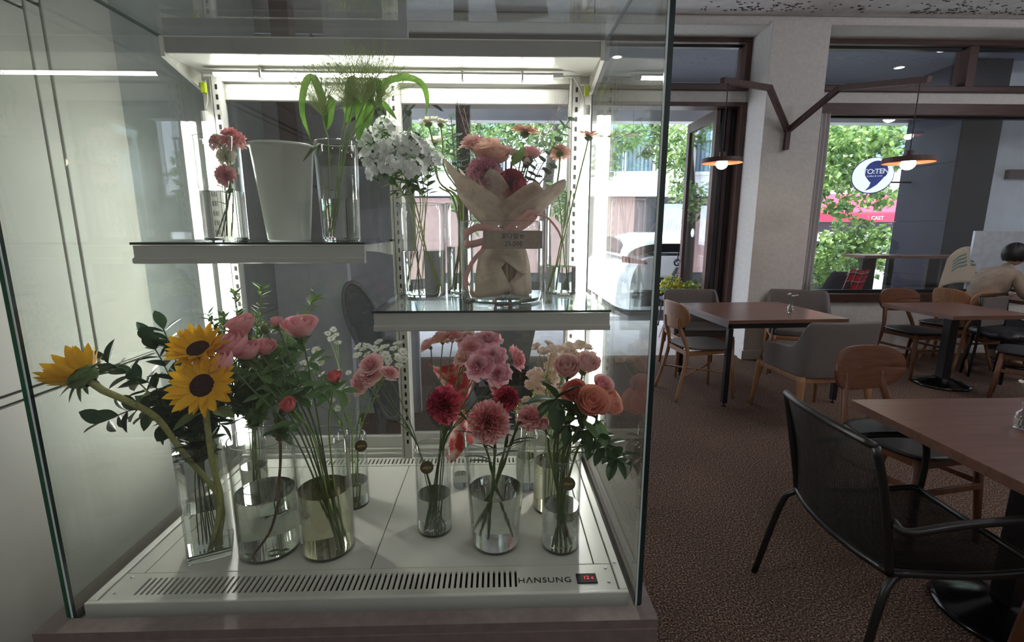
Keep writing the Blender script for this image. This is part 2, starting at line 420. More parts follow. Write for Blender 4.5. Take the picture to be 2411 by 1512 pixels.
text('maker_lettering', 'H\u039bNSUNG', .0235, M_ink, Matrix.Translation((.103, .968, ZD + .0006)), case, .0003, 1.12)
disp = P(MB().box(.176, .222, .955, .985, ZD, ZD + .003), 'temperature_display', mat('display_black', srgb(18, 15, 22), .6, scale=50, spec=.15), bevel=.0006)
text('digits', '12 c', .014, glow('red_led_digits', (1, .08, .09, 1), 1.4), Matrix.Translation((.203, .970, ZD + .0036)), disp, .0002, 1.0)
# panes: body faces clear, edges green
def sheet(name, b, axis, edge, eface):
    mb = MB(); mb.box(*b)
    o = P(mb, name, [M_pane, edge, M_bright], fixn=True)
    for p in o.data.polygons:
        n = p.normal; k = max(range(3), key=lambda i: abs(n[i]))
        if k != axis: p.material_index = 1
    return o
tg = .011
sheet('side_pane', (XL - tg, XL, YF - .004, YB, ZB - .015, ZT), 0, M_edge, 1)
sheet('side_pane', (XR, XR + tg, YF - .004, YB, ZB - .015, ZT), 0, M_edge2, 1)
sheet('front_pane', (XL + .001, XR - .001, YF - .004, YF + .005, ZB - .015, ZT), 1, M_edge2, 2)
sheet('top_pane', (XL - tg, XR + tg, YF - .004, 1.47, ZT, ZT + .01), 2, M_edge2, 2)
# bright polished arris strips along the two front corners
P(MB().box(XR - .003, XR + .0005, YF - .0056, YF - .0042, ZB, ZT), 'arris', M_bright)
P(MB().box(XL - .0005, XL + .0022, YF - .0056, YF - .0042, ZB, ZT), 'arris', M_bright)
# canopy with the horizontal light
P(MB().prism([(1.43, 1.911), (1.43, 1.952), (1.436, 1.957), (YB, 1.957), (YB, 1.905)], 'x', XL + .001, XR - .001), 'canopy', M_white, bevel=.002)
P(MB().box(XL + .0125, XR - .0125, 1.4285, 1.4298, 1.9125, 1.951), 'fascia', mat('grey_fascia', srgb(150, 148, 145), .5, scale=6))
for x0, x1 in ((XL + .0012, XL + .012), (XR - .012, XR - .0012)):
    P(MB().prism([(1.424, 1.902), (1.424, 1.953), (1.60, 1.953), (1.60, 1.86), (1.585, 1.86)], 'x', x0, x1), 'canopy_side', M_white)
def led(a, b, r=.0085, m=None):
    a, b = V(a), V(b); d = (b - a).normalized()
    hld = MB(); hld.tube([a - d * .03, b + d * .03], r * .9, 8)
    t = P(MB().tube([a, b], r, 10), 'light_tube', m or M_led, smooth=False)
    for q, s in ((a, -1), (b, 1)): MB().tube([q, q + d * .03 * s], r * 1.02, 10).build('tube_cap', M_ledcap, t)
    return t
ht = led((-.815, 1.53, 1.892), (.165, 1.53, 1.892), m=M_ledtop)
ht.data.materials.append(M_whitesatin)
for _p in ht.data.polygons:
    if _p.normal.z > .1: _p.material_index = 1      # upper half of the tube is its housing
for x in (-.68, -.1, .075): MB().box(x - .003, x + .003, 1.515, 1.545, 1.878, 1.906).build('tube_clip', M_ledcap, ht)
led((-.875, 1.565, .73), (-.875, 1.565, 1.765), .010)
led((.275, 1.565, .73), (.275, 1.565, 1.79), .010)
for x, s in ((-.873, 1), (.273, -1)):
    P(MB().tube(smooth_path([(x, 1.57, 1.80), (x + .006 * s, 1.575, 1.83), (x + .004 * s, 1.58, 1.86), (x + .004 * s, 1.58, 1.885)], 4), .0022, 6), 'cable', M_cable, smooth=True)
    P(MB().box(x - .006, x + .008, 1.565, 1.577, 1.848, 1.878), 'plug', M_lime, bevel=.002)
P(MB().tube(smooth_path([(.196, 1.535, 1.892), (.225, 1.54, 1.892), (.245, 1.555, 1.875), (.262, 1.565, 1.845), (.266, 1.57, 1.83)], 5), .0024, 6), 'cable', M_cable, smooth=True)
# back wall: slotted posts, sliding doors
def post(x, wd=.03):
    p = P(MB().box(x - wd / 2, x + wd / 2, 1.575, 1.60, ZB, 1.906), 'slotted_post', M_whitesatin, bevel=.0015)
    sl = MB(); z = .72
    while z < 1.86: sl.box(x - .0035 + .004, x + .0035 + .004, 1.5742, 1.5752, z, z + .014); z += .0285
    sl.build('slots', M_slot, p)
    MB().box(x - .010, x - .0085, 1.5744, 1.5752, ZB + .02, 1.90).build('seam', M_slot, p)
    return p
post(-.842); post(-.318, .036); post(.240)
P(MB().box(XL + .002, -.857, 1.60, YB, ZB, 1.906), 'corner_panel', M_whitesatin)
P(MB().box(.255, XR - .002, 1.60, YB, ZB, 1.906), 'corner_panel', M_whitesatin)
P(MB().box(XL + .002, XR - .002, 1.585, YB + .02, 1.885, 1.906), 'back_header', M_whitesatin, bevel=.002)
P(MB().box(XL + .002, XR - .002, 1.588, YB + .02, ZB, .678), 'back_sill', M_whitesatin, bevel=.002)
P(MB().box(XL + .002, XR - .002, 1.598, YB + .02, .678, .69), 'back_track', M_whitesatin, bevel=.001)
def slide(x0, x1, y):
    g = P(MB().box(x0 + .03, x1 - .03, y - .002, y + .003, .73, 1.842), 'sliding_door', M_paneclear)
    for b in ((x0, x0 + .034, y - .011, y + .011, .69, 1.885), (x1 - .034, x1, y - .011, y + .011, .69, 1.885)): MB().box(*b).build('door_stile', M_whitesatin, g, bevel=.003)
    for b in ((x0 + .034, x1 - .034, y - .010, y + .010, .69, .734), (x0 + .034, x1 - .034, y - .010, y + .010, 1.838, 1.885)): MB().box(*b).build('door_rail', M_whitesatin, g, bevel=.003)
    return g
slide(-.872, -.30, 1.618); slide(-.336, .262, 1.642)
# ---------------------------------------------------------------- two glass shelves on white brackets
M_shelfglass = pane('shelf_glass', (.90, .95, .93, 1), .06, 4)
M_shelfedge = mat('shelf_glass_edge', srgb(10, 30, 34), .1, spec=.8)
def shelf(label, x0, x1, yf, z):
    t = thing('glass_shelf', label, 'shelf', ((x0 + x1) / 2, yf, z))
    o = MB().box(x0, x1, yf, 1.592, z - .006, z).build('glass_board', [M_shelfglass, M_shelfedge], t)
    for p in o.data.polygons:
        if abs(p.normal.z) < .5: p.material_index = 1
    MB().prism([(yf + .004, z - .008), (yf + .018, z - .008), (yf + .018, z - .052), (yf + .001, z - .052), (yf - .004, z - .049), (yf - .004, z - .040), (yf + .004, z - .036)], 'x', x0 + .004, x1 - .002).build('front_rail', M_rail_al, t)
    MB().box(x0 + .01, x1 - .01, 1.568, 1.59, z - .03, z - .008).build('back_rail', M_whitesatin, t)
    for x in (x0 + .018, x1 - .012):
        MB().prism([(yf + .018, z - .0075), (1.588, z - .0075), (1.588, z - .05), (1.40, z - .032), (yf + .018, z - .022)], 'x', x - .004, x + .004).build('bracket', M_whitesatin, t)
    return t
ZS1, ZS2 = 1.418, 1.25
shelf('upper left glass shelf with white front rail, holding the white bucket', XL + .004, -.327, 1.212, ZS1)
shelf('lower right glass shelf with white front rail, holding the wrapped bouquet', -.313, XR - .012, 1.19, ZS2)
# ================================================================ plant building blocks
def leafmat(name, c, c2=None, trans=.28, rough=.4): return mat(name, c, rough, col2=c2, scale=25, trans=trans)
ML_dark = leafmat('ruscus_leaf', srgb(46, 72, 48), srgb(62, 92, 58), .2, .3)
ML_mid = leafmat('rose_leaf', srgb(86, 118, 70), srgb(106, 138, 82))
ML_light = leafmat('young_leaf', srgb(112, 144, 66), srgb(136, 164, 80), .35)
ML_euc = leafmat('eucalyptus_leaf', srgb(74, 104, 84), srgb(98, 126, 98), .25)
ML_grass = leafmat('grass_blade', srgb(92, 138, 52), srgb(120, 162, 66), .35)
ML_sun = leafmat('sunflower_leaf', srgb(96, 116, 66), srgb(118, 136, 82), .25, .6)
MS_green = mat('green_stem', srgb(118, 146, 68), .5, col2=srgb(136, 162, 82), scale=30)
MS_dark = mat('dark_stem', srgb(76, 98, 58), .5, col2=srgb(96, 118, 70), scale=30)
MS_yellow = mat('yellow_green_stem', srgb(172, 184, 88), .5, col2=srgb(190, 196, 108), scale=30)
MS_brown = mat('brown_twig', srgb(104, 62, 48), .7, col2=srgb(134, 84, 62), scale=40)
MS_hairy = mat('hairy_sunflower_stem', srgb(150, 152, 92), .75, col2=srgb(170, 168, 108), scale=90, bump=.3)
def petmat(name, c, c2=None, trans=.24): return mat(name, c, .55, col2=c2, scale=30, trans=trans, spec=.25)
MP_sun = petmat('sunflower_petal', srgb(246, 182, 30), srgb(250, 200, 48))
MP_pink = petmat('pink_petal', srgb(250, 180, 186), srgb(252, 198, 200))
MP_pinkpale = petmat('pale_pink_petal', srgb(251, 206, 202), srgb(252, 220, 214))
MP_lilac = petmat('cool_pink_petal', srgb(250, 196, 205), srgb(252, 212, 218))
MP_coral = petmat('coral_petal', srgb(226, 120, 122), srgb(234, 140, 138))
MP_orange = petmat('orange_rose_petal', srgb(246, 178, 158), srgb(250, 194, 174))
MP_peach = petmat('peach_petal', srgb(252, 204, 182), srgb(253, 218, 200))
MP_apricot = petmat('apricot_gerbera_petal', srgb(251, 192, 166), srgb(252, 206, 182))
MP_crim = petmat('crimson_carnation_petal', srgb(222, 92, 114), srgb(232, 112, 132), .2)
MP_salmon = petmat('salmon_carnation_petal', srgb(252, 196, 194), srgb(253, 210, 206))
MP_cream = petmat('cream_petal', srgb(246, 240, 216), srgb(250, 246, 228))
MP_white = petmat('white_petal', srgb(244, 246, 242), srgb(250, 251, 248))
MP_blush = petmat('blush_daisy_petal', srgb(246, 222, 208), srgb(250, 232, 222))
MP_edge = petmat('pink_edged_rose_petal', srgb(244, 214, 204), srgb(240, 190, 190))
M_seed = mat('sunflower_disc', srgb(48, 28, 30), .95, col2=srgb(74, 46, 40), scale=300, bump=.8, spec=.1)
M_yolk = mat('daisy_centre', srgb(216, 190, 60), .8, col2=srgb(230, 206, 84), scale=200)
M_calyx = mat('calyx_green', srgb(78, 102, 56), .6, col2=srgb(98, 120, 68), scale=40)
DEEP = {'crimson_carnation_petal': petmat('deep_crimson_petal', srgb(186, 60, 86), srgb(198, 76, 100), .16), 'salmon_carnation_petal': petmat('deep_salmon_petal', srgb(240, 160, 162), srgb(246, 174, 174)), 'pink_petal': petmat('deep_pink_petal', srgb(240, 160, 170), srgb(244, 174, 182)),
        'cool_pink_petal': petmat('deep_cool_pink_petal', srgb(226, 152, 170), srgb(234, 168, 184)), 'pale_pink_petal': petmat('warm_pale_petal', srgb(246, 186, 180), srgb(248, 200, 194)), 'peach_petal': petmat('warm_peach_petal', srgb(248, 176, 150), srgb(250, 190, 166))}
MESH = {}
def petal(key, L, W, m, w0=.25, tip=.5, cup=.0, curl=0., ruf=0., nu=5, nv=4, fold=0.):
    """one petal or leaf sheet along +X with its normal +Z, shared by all its copies"""
    if key in MESH: return MESH[key]
    def fn(u, v):
        s = v * 2 - 1
        prof = (w0 + (1 - w0) * sin(min(1, u / max(.05, 1 - tip)) * pi / 2)) if u < 1 - tip else max(0, cos((u - 1 + tip) / tip * pi / 2)) ** .75
        y = W / 2 * prof * s
        z = cup * W * s * s * prof + curl * L * u * u + fold * W * abs(s) * prof + ruf * W * sin(u * 9 + s * 5) * u * abs(s)
        return V((L * u, y, z))
    me = MB().grid(fn, nu, nv).data(key, m, True); MESH[key] = me; return me
LEAF = {}
def leafmesh(key, L, W, m, tip=.55, w0=.1, curl=-.12, fold=.18): return petal(key, L, W, m, w0, tip, 0, curl, 0, 6, 4, fold)
lf_rus = leafmesh('ruscus', 1, .5, ML_dark); lf_rose = leafmesh('roseleaf', 1, .46, ML_mid); lf_box = leafmesh('boxleaf', 1, .38, ML_light)
lf_boxd = leafmesh('boxleafd', 1, .38, ML_mid); lf_euc = leafmesh('eucleaf', 1, .9, ML_euc, .6, .3, -.05, .05); lf_sun = leafmesh('sunleaf', 1, .55, ML_sun, .65)
lf_young = leafmesh('youngleaf', 1, .42, ML_light); lf_carn = leafmesh('carnleaf', 1, .13, leafmat('carnation_leaf', srgb(74, 88, 76), srgb(92, 104, 90), .1), .7, .5, -.25, .3)
def put(name, me, p, d, parent, size=1, up=(0, 0, 1), wide=1, roll=0):
    """place a petal/leaf mesh with its length along d"""
    x = V(d).normalized(); z = V(up) - x * x.dot(V(up))
    z = z.normalized() if z.length > 1e-4 else x.orthogonal().normalized()
    y = z.cross(x); m = Matrix((x, y, z)).transposed().to_4x4(); m.translation = V(p)
    if roll: m = m @ Matrix.Rotation(roll, 4, 'X')
    return inst(name, me, m @ Matrix.Diagonal((size, size * wide, size, 1)), parent)
def flower(name, label, cat, foot, group=None): return thing(name, label, cat, foot, 0, group)
def stem(t, path, r, m, n=6, taper=.75, knots=0):
    path = [V(p) for p in path]; k = len(path)
    rs = [r * (1 - (1 - taper) * (k - 1 - i) / (k - 1)) for i in range(k)]
    if knots:
        for i in range(2, k - 1, max(1, k // knots)): rs[i] *= 1.55
    return MB().tube(path, rs, n).build('stem', m, t, smooth=True, fixn=False)
def dirs(n, k):         # golden-angle
    return 2.399963 * k
# ---- heads ------------------------------------------------------------
def fan(mb, M, n, e0, e1, L, W, jag=0,  wave=0, lobes=3, nu=3, nv=6, r0=.002, rr=rnd, shared=True, curl=0, narrow=.25, cut=0, jit=.08):
    """n petals sharing one base point, from elevation e0 (inner) to e1 (outer)"""
    base = len(mb.v); mb.v.append(tuple(M @ V((0, 0, 0))))
    for k in range(n):
        t = k / max(1, n - 1); a = 2.399963 * k + rr.uniform(-.15, .15)
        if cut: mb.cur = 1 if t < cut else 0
        el = e0 + (e1 - e0) * t + rr.uniform(-jit, jit)
        l = (L[0] + (L[1] - L[0]) * t) * rr.uniform(.9, 1.1); w = W[0] + (W[1] - W[0]) * t
        R = M @ Matrix.Rotation(a, 4, 'Z') @ Matrix.Rotation(-el, 4, 'Y')
        ph = rr.uniform(0, 6); o = len(mb.v)
        for i in range(1, nu + 1):
            u = i / nu
            for j in range(nv + 1):
                s = j / nv * 2 - 1
                pw = narrow + (1 - narrow) * u ** .8
                x = l * u * (1 - .12 * s * s) + (jag * l * (1 if j % 2 else -1) * u if i == nu else 0)
                y = w / 2 * pw * s; z = wave * w * sin(s * lobes + ph) * u + curl * l * u * u
                mb.v.append(tuple(R @ V((x, y, z))))
        for j in range(nv): mb.f.append([base, o + j, o + j + 1]); mb.mi.append(mb.cur)
        for i in range(nu - 1):
            for j in range(nv):
                q = o + i * (nv + 1) + j; mb.f.append([q, q + nv + 1, q + nv + 2, q + 1]); mb.mi.append(mb.cur)
def calyx(t, p, nrm, r, l, m=None, seps=5):
    M = frame_z(p, nrm); mb = MB()
    mb.lathe([(r * .25, -l), (r * .7, -l * .75), (r, -l * .25), (r * .9, 0), (r * .5, l * .05)], 10, mtx=M)
    c = mb.build('calyx', m or M_calyx, t, smooth=True, fixn=False)
    return c
def carnation(t, p, nrm, R, m, n=34, seed=1):
    rr = random.Random(seed); M = frame_z(V(p), nrm); M0 = M @ Matrix.Translation((0, 0, -R * .5)); mb = MB()
    fan(mb, M0, int(n * 1.5), radians(88), radians(-2), (R * 1.08, R * 1.02), (R * .7, R * 1.05), .07, .36, 5, 4, 9, rr=rr, curl=-.05, cut=.5, jit=.26)
    calyx(t, M0 @ V((0, 0, -R * .1)), nrm, R * .26, R * .75)
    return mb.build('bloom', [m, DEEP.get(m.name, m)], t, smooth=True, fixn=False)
def sprayrose(t, p, nrm, R, m, m2=None, n=18, seed=1, wave=.12):
    """small ruffled rose: rings of cupped petals sharing one heart, frilled at the edge"""
    rr = random.Random(seed); M = frame_z(V(p), nrm) @ Matrix.Translation((0, 0, -R * .42)); mb = MB(); n = n + 6
    base = 0; mb.v.append(tuple(M @ V((0, 0, 0))))
    for k in range(n):
        q = k / (n - 1); a0 = 2.399963 * k + rr.uniform(-.2, .2); ph = rr.uniform(0, 6); hw = 1.25 - .62 * q; r = R * (.10 + .80 * q ** .9) * rr.uniform(.93, 1.07); h = R * (1.02 - .58 * q ** 1.3); fl = .06 + .34 * q
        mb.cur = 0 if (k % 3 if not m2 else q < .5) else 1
        o = len(mb.v); NU, NV = 4, 7
        for i in range(1, NU + 1):
            u = i / NU
            for j in range(NV + 1):
                s_ = j / NV * 2 - 1; a = a0 + s_ * hw * (.55 + .45 * u); w_ = wave * sin(s_ * 7 + ph) * u * u
                rad = r * (.30 + .62 * sin(u * 1.45)) + fl * R * u ** 3 + w_ * R * .7; z = h * (u - .16 * s_ * s_ * u) - .25 * fl * R * u ** 3 + w_ * R * .5
                mb.v.append(tuple(M @ V((rad * cos(a), rad * sin(a), z))))
        for j in range(NV): mb.f.append([base, o + j, o + j + 1]); mb.mi.append(mb.cur)
        for i in range(NU - 1):
            for j in range(NV): e = o + i * (NV + 1) + j; mb.f.append([e, e + NV + 1, e + NV + 2, e + 1]); mb.mi.append(mb.cur)
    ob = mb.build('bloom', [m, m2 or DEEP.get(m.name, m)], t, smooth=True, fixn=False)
    calyx(t, M @ V((0, 0, R * .02)), nrm, R * .24, R * .4)
    return ob
def rosemesh(key, h, hw, bulge, flare, m, rad):
    if key in MESH: return MESH[key]
    def fn(u, v):
        s = v * 2 - 1; a = s * hw * (1 - .15 * u)
        r = rad * (.12 + 1.0 * sin(min(u * 1.25, 1) * pi / 2) ** .8 * bulge + flare * max(0, u - .62) ** 1.4 * 3)
        z = h * (u - .10 * s * s * u) - flare * h * max(0, u - .8) * .7
        return V((r * cos(a), r * sin(a), z))
    me = MB().grid(fn, 7, 6).data(key, m, True); MESH[key] = me; return me
def rose(t, p, nrm, R, m, name, n=15, open_=1.0, m_out=None, H=1.25):
    """rose of single cupped petals, R = radius of the flower"""
    M = frame_z(V(p), nrm) @ Matrix.Translation((0, 0, -R * H * .62)); h = R * H
    mb = MB(); mb.lathe([(R * .12, -R * .5), (R * .3, -R * .32), (R * .34, -.02 * R), (R * .2, R * .1)], 10, mtx=M)
    for k in range(5):
        a = k * 2 * pi / 5; Q = M @ Matrix.Rotation(a, 4, 'Z')
        mb.add([Q @ V((R * .2, -R * .13, -R * .1)), Q @ V((R * .2, R * .13, -R * .1)), Q @ V((R * .62, 0, -R * .12 + R * .3)), Q @ V((R * .3, 0, -R * .2))], [(0, 3, 2), (3, 1, 2)])
    b = mb.build('bloom', M_calyx, t, smooth=True, fixn=False)
    for k in range(n):
        q = k / (n - 1); kind = 0 if q < .3 else (1 if q < .62 else 2)
        me = rosemesh('%s_%d' % (name, kind), 1, (1.25, 1.15, 1.0)[kind], (.95, 1.0, .95)[kind], (.0, .14 * open_, .30 * open_)[kind], (m_out or m) if kind == 2 else m, 1)
        r = R * (.16 + .72 * q ** .85); hh = h * (1.05 - .22 * q) * (1 if kind else .98)
        inst('petal', me, M @ Matrix.Rotation(2.399963 * k, 4, 'Z') @ Matrix.Diagonal((r, r, hh, 1)), b)
    return b
def bud(t, p, nrm, R, m, L=1.5):
    M = frame_z(V(p), nrm); mb = MB()
    mb.lathe([(R * .3, -R * .9 * L), (R * .85, -R * .4 * L), (R, 0), (R * .8, R * .5 * L), (R * .35, R * .8 * L), (0.0001, R * .85 * L)], 10, mtx=M)
    b = mb.build('bud', m, t, smooth=True, fixn=False)
    MB().lathe([(R * .2, -R * 1.1 * L), (R * .8, -R * .75 * L), (R * .98, -R * .3 * L), (R * 1.0, -R * .1 * L)], 10, mtx=M).build('calyx', M_calyx, t, smooth=True, fixn=False)
    return b
def daisy(t, p, nrm, R, m, n=16, layers=2, cm=None, droop=.15, w=.34, rc=.2, seed=2, el=.35):
    rr = random.Random(seed); M = frame_z(V(p), nrm); mb = MB()
    for L in range(layers):
        k0 = len(mb.v); mb.v.append(tuple(M @ V((0, 0, -.02 * R))))
        for k in range(n):
            a = 2 * pi * (k + .5 * L) / n + rr.uniform(-.06, .06); e = el + .3 * L + rr.uniform(-.1, .1); l = R * (1 - .14 * L) * rr.uniform(.9, 1.05)
            Q = M @ Matrix.Rotation(a, 4, 'Z') @ Matrix.Rotation(-e, 4, 'Y'); o = len(mb.v)
            for u, ww in ((.3, .55), (.7, 1), (.93, .8), (1, .3)):
                for s in (-1, 0, 1): mb.v.append(tuple(Q @ V((l * u, l * w / 2 * ww * s, -droop * l * u * u + .05 * l * abs(s)))))
            for i in range(3):
                for j in range(2): q = o + i * 3 + j; mb.f.append([q, q + 3, q + 4, q + 1]); mb.mi.append(0)
            for j in range(2): mb.f.append([k0, o + j, o + j + 1]); mb.mi.append(0)
    b = mb.build('bloom', m, t, smooth=True, fixn=False)
    MB().sphere(M @ V((0, 0, R * .04)), R * rc, R * rc, R * rc * .55, 10, 6, mtx=M.to_3x3().to_4x4()).build('flower_centre', cm or M_yolk, b, smooth=True, fixn=False)
    return b
def florets(t, c, nrm, spread, m, n, r=.011, seed=3, flat=.55):
    """cluster of five-lobed phlox florets, each a piece of its own"""
    key = 'floret_' + m.name
    if key not in MESH:
        mb = MB(); K = 30; mb.v.append((0, 0, -.25))
        for ring, z in ((.5, .0), (1, .1)):
            for j in range(K):
                a = 2 * pi * j / K; lob = .62 + .38 * abs(cos(a * 2.5)) ** .6
                rad = ring * (lob if ring == 1 else .8); mb.v.append((rad * cos(a), rad * sin(a), z))
        mb.f += [[0, 1 + j, 1 + (j + 1) % K] for j in range(K)] + [[1 + j, 1 + K + j, 1 + K + (j + 1) % K, 1 + (j + 1) % K] for j in range(K)]; mb.mi += [0] * (2 * K)
        MESH[key] = mb.data(key, m, True)
    rr = random.Random(seed); M = frame_z(V(c), nrm); core = MB()
    for k in range(n):
        a = 2.399963 * k; q = ((k + .5) / n) ** .5
        d = V((q * cos(a), q * sin(a), flat * (1 - q * q) + rr.uniform(-.08, .08)))
        p = M @ (d * spread); nn = M.to_3x3() @ V((d.x * .9, d.y * .9, .5 + rr.uniform(-.15, .15)))
        core.tube([M @ V((0, 0, -spread * .5)), p - nn.normalized() * r * .3], .0007, 4, False)
        inst('floret', MESH[key], frame_z(p, nn, rr.uniform(0, 6)) @ Matrix.Scale(r * rr.uniform(.85, 1.15), 4), t)
    core.build('pedicels', MS_dark, t, fixn=False)
def sprig(t, path, lf, size, n, t0=.3, t1=1, spread=1.0, wide=1, seed=4, pairs=True, up=.5, name='leaf', whorl=2):
    rr = random.Random(seed); path = [V(p) for p in path]; k = len(path) - 1
    for i in range(n):
        u = (t0 + (t1 - t0) * i / max(1, n - 1)) * k; a = min(int(u), k - 1); f = u - a
        p = path[a].lerp(path[a + 1], f); tg = (path[a + 1] - path[a]).normalized(); side = tg.orthogonal().normalized()
        a0 = rr.uniform(0, 6)
        for q in range(whorl if pairs else 1):
            R = Quaternion(tg, a0 + q * 2 * pi / whorl); s = R @ side
            d = (s * spread + tg * up + V((0, 0, rr.uniform(-.1, .2)))).normalized()
            put(name, lf, p, d, t, size * rr.uniform(.75, 1.15), (tg + V((0, 0, .4))), wide)
def stuffleaves(t, path, size, n, m, t0=.2, t1=1, seed=4, aspect=.36, name='small_leaves'):
    """dense tiny foliage on a twig, too fine to pick apart"""
    rr = random.Random(seed); path = [V(p) for p in path]; k = len(path) - 1; mb = MB()
    for i in range(n):
        u = (t0 + (t1 - t0) * rr.random()) * k; a = min(int(u), k - 1); p = path[a].lerp(path[a + 1], u - a); tg = (path[a + 1] - path[a]).normalized()
        s = Quaternion(tg, rr.uniform(0, 6.28)) @ tg.orthogonal().normalized(); d = (s + tg * rr.uniform(.2, .9)).normalized(); l = size * rr.uniform(.6, 1.2)
        y = d.cross(tg + V((0, 0, .3))).normalized(); z = y.cross(d)
        q0, q1, q2, q3, q4 = p, p + d * l * .45 + y * l * aspect / 2 + z * l * .05, p + d * l, p + d * l * .45 - y * l * aspect / 2 + z * l * .05, p + d * l * .5
        mb.add([q0, q1, q2, q3, q4], [(0, 4, 1), (0, 3, 4), (1, 4, 2), (4, 3, 2)])
    o = mb.build(name, m, t, smooth=True, fixn=False); o['kind'] = 'stuff'; return o
# ================================================================ vases
M_vase = pane('vase_glass', (.965, .975, .968, 1), .05, 3.2)
M_water = solid_glass('clear_water', (.985, .99, .975, 1), 1.33)
M_watery = solid_glass('yellowish_water', (.95, .935, .82, 1), 1.33)
M_thick = solid_glass('thick_glass_base', (.96, .97, .96, 1), 1.48)
M_tag = mat('olive_round_tag', srgb(84, 78, 56), .6, col2=srgb(92, 86, 62), scale=40)
M_gold = mat('gold_print', srgb(214, 186, 120), .4, .3)
def vase(label, x, y, z, r, h, water, wm=None, rt=None, name='glass_vase', group=None, thick=.0022, basez=.009):
    rt = rt or r; t = thing(name, label, 'vase', (x, y, z), 0, group); rad = lambda q: r + (rt - r) * q / h
    nseg = 48
    b = MB().lathe([(r * .96, .0003), (r, .003)] + [(rad(h * i / 6), max(.003, h * i / 6)) for i in range(1, 7)] + [(rt - thick * .5, h + .0008), (rt - thick, h)] +
                   [(rad(h * i / 6) - thick, max(basez, h * i / 6)) for i in range(5, -1, -1)], nseg).build('body', M_vase, t, smooth=True, local=True, fixn=False)
    MB().lathe([(.0001, .0004), (r * .955, .0004), (r - .0007, .003), (rad(basez) - thick - .0006, basez - .0004), (.0001, basez - .0004)], nseg).build('thick_base', M_thick, t, smooth=False, local=True, fixn=True)
    MB().lathe([(rt - .0004 - thick, h - .0006), (rt - thick * .5, h + .001), (rt + .0002, h - .0004), (rt - thick * .5, h - .0012)], nseg, close=True).build('rim', M_thick, t, smooth=True, local=True, fixn=True)
    if water:
        w0, w1 = rad(basez) - thick - .0005, rad(water) - thick - .0005
        MB().lathe([(.0001, basez + .0002), (w0, basez + .0002), (w1, water), (.0001, water)], nseg).build('water', wm or M_water, t, local=True, fixn=True)
    return t
def vtag(t, px, py, depth, r=.0165):
    p = at(px, py, depth); nrm = (V((0, 0, CAM_H)) - p); nrm.z *= .25
    M = frame_z(p, nrm, xdir=(1, 0, 0)); M = frame_z(p, nrm, xdir=M.to_3x3() @ V((1, 0, 0)))
    o = MB().lathe([(.0001, -.0004), (r, -.0004), (r, .0004), (.0001, .0004)], 28, mtx=M).build('round_tag', M_tag, t, fixn=True)
    o['label'] = 'dark olive round paper tag with gold script'
    text('tag_script', 'elyn', .0125, M_gold, M @ Matrix.Translation((0, 0, .0006)), o, .0001, 1.0, .25)
    return o
vs_H = vase('widest cylinder vase at the left front holding one brown twig in water', -.575, 1.108, ZD, .0715, .294, .154)
vs_J = vase('cylinder vase of pink roses with yellowish water beside the twig vase', -.428, 1.102, ZD, .064, .297, .164, M_watery)
vs_K = vase('slim vase of white daisies with an olive tag standing behind the rose vase', -.422, 1.30, ZD, .044, .212, .072)
vs_L = vase('slim cylinder vase holding a leaning sheaf of pink spray roses', -.171, 1.17, ZD, .0455, .237, .104)
vs_M = vase('tapered wide vase holding four carnations, front centre right', -.009, 1.11, ZD, .059, .292, .151, rt=.078)
vs_N = vase('slim vase of orange roses with an olive tag at the right front', .154, 1.094, ZD, .0475, .245, .113)
vs_O = vase('vase of yellow water and blush daisies behind the orange rose vase', .149, 1.262, ZD, .0515, .243, .145, M_watery)
vs_I = vase('tall vase of small leafy greenery behind the wide twig vase', -.688, 1.279, ZD, .0355, .245, .134)
vs_P = vase('tall slim vase standing behind the carnation vase, greens inside', .083, 1.37, ZD, .0305, .279, .107)
vs_C = vase('vase of white phlox at the left end of the lower shelf', -.225, 1.479, ZS2, .066, .272, .137, rt=.071)
vs_E = vase('large low glass cylinder holding the paper-wrapped bouquet', .012, 1.398, ZS2, .1175, .221, 0, basez=.012)
vs_F = vase('vase with leaning peach gerberas at the right end of the lower shelf', .196, 1.501, ZS2, .05, .282, .086)
vs_D = vase('vase of cream gerberas tucked behind the phlox and the bouquet', -.118, 1.525, ZS2, .042, .276, .146)
vs_A = vase('vase with cut pink carnations at the left end of the upper shelf', -.759, 1.40, ZS1, .056, .274, .133)
vs_B = vase('vase of tall fountain grass at the right end of the upper shelf', -.437, 1.39, ZS1, .050, .262, .111, rt=.0575)
vtag(vs_K, 850, 1050, 1.255); vtag(vs_L, 1005, 1101, 1.122); vtag(vs_N, 1338, 1139, 1.044)
# square vase of the sunflowers
sqa = radians(25); sq = thing('square_glass_vase', 'tall square glass vase holding the sunflowers and dark greenery', 'vase', (-.715, 1.099, ZD), sqa)
s = .046
MB().box(-s, s, -s, s, .0004, .02).build('thick_base', M_thick, sq, local=True, bevel=.003)
wl = MB()
for a, b, nx, ny in ((-s, -s, s, -s), (s, -s, s, s), (s, s, -s, s), (-s, s, -s, -s)): pass
def sqring(z): return [(-s, -s, z), (s, -s, z), (s, s, z), (-s, s, z)]
si = s - .004
def sqin(z): return [(-si, -si, z), (si, -si, z), (si, si, z), (-si, si, z)]
wl.add(sqring(.0205) + sqring(.288) + sqin(.288) + sqin(.0205), [(0, 1, 5, 4), (1, 2, 6, 5), (2, 3, 7, 6), (3, 0, 4, 7), (4, 5, 9, 8), (5, 6, 10, 9), (6, 7, 11, 10), (7, 4, 8, 11), (8, 9, 13, 12), (9, 10, 14, 13), (10, 11, 15, 14), (11, 8, 12, 15)])
wl.build('body', M_vase, sq, local=True)
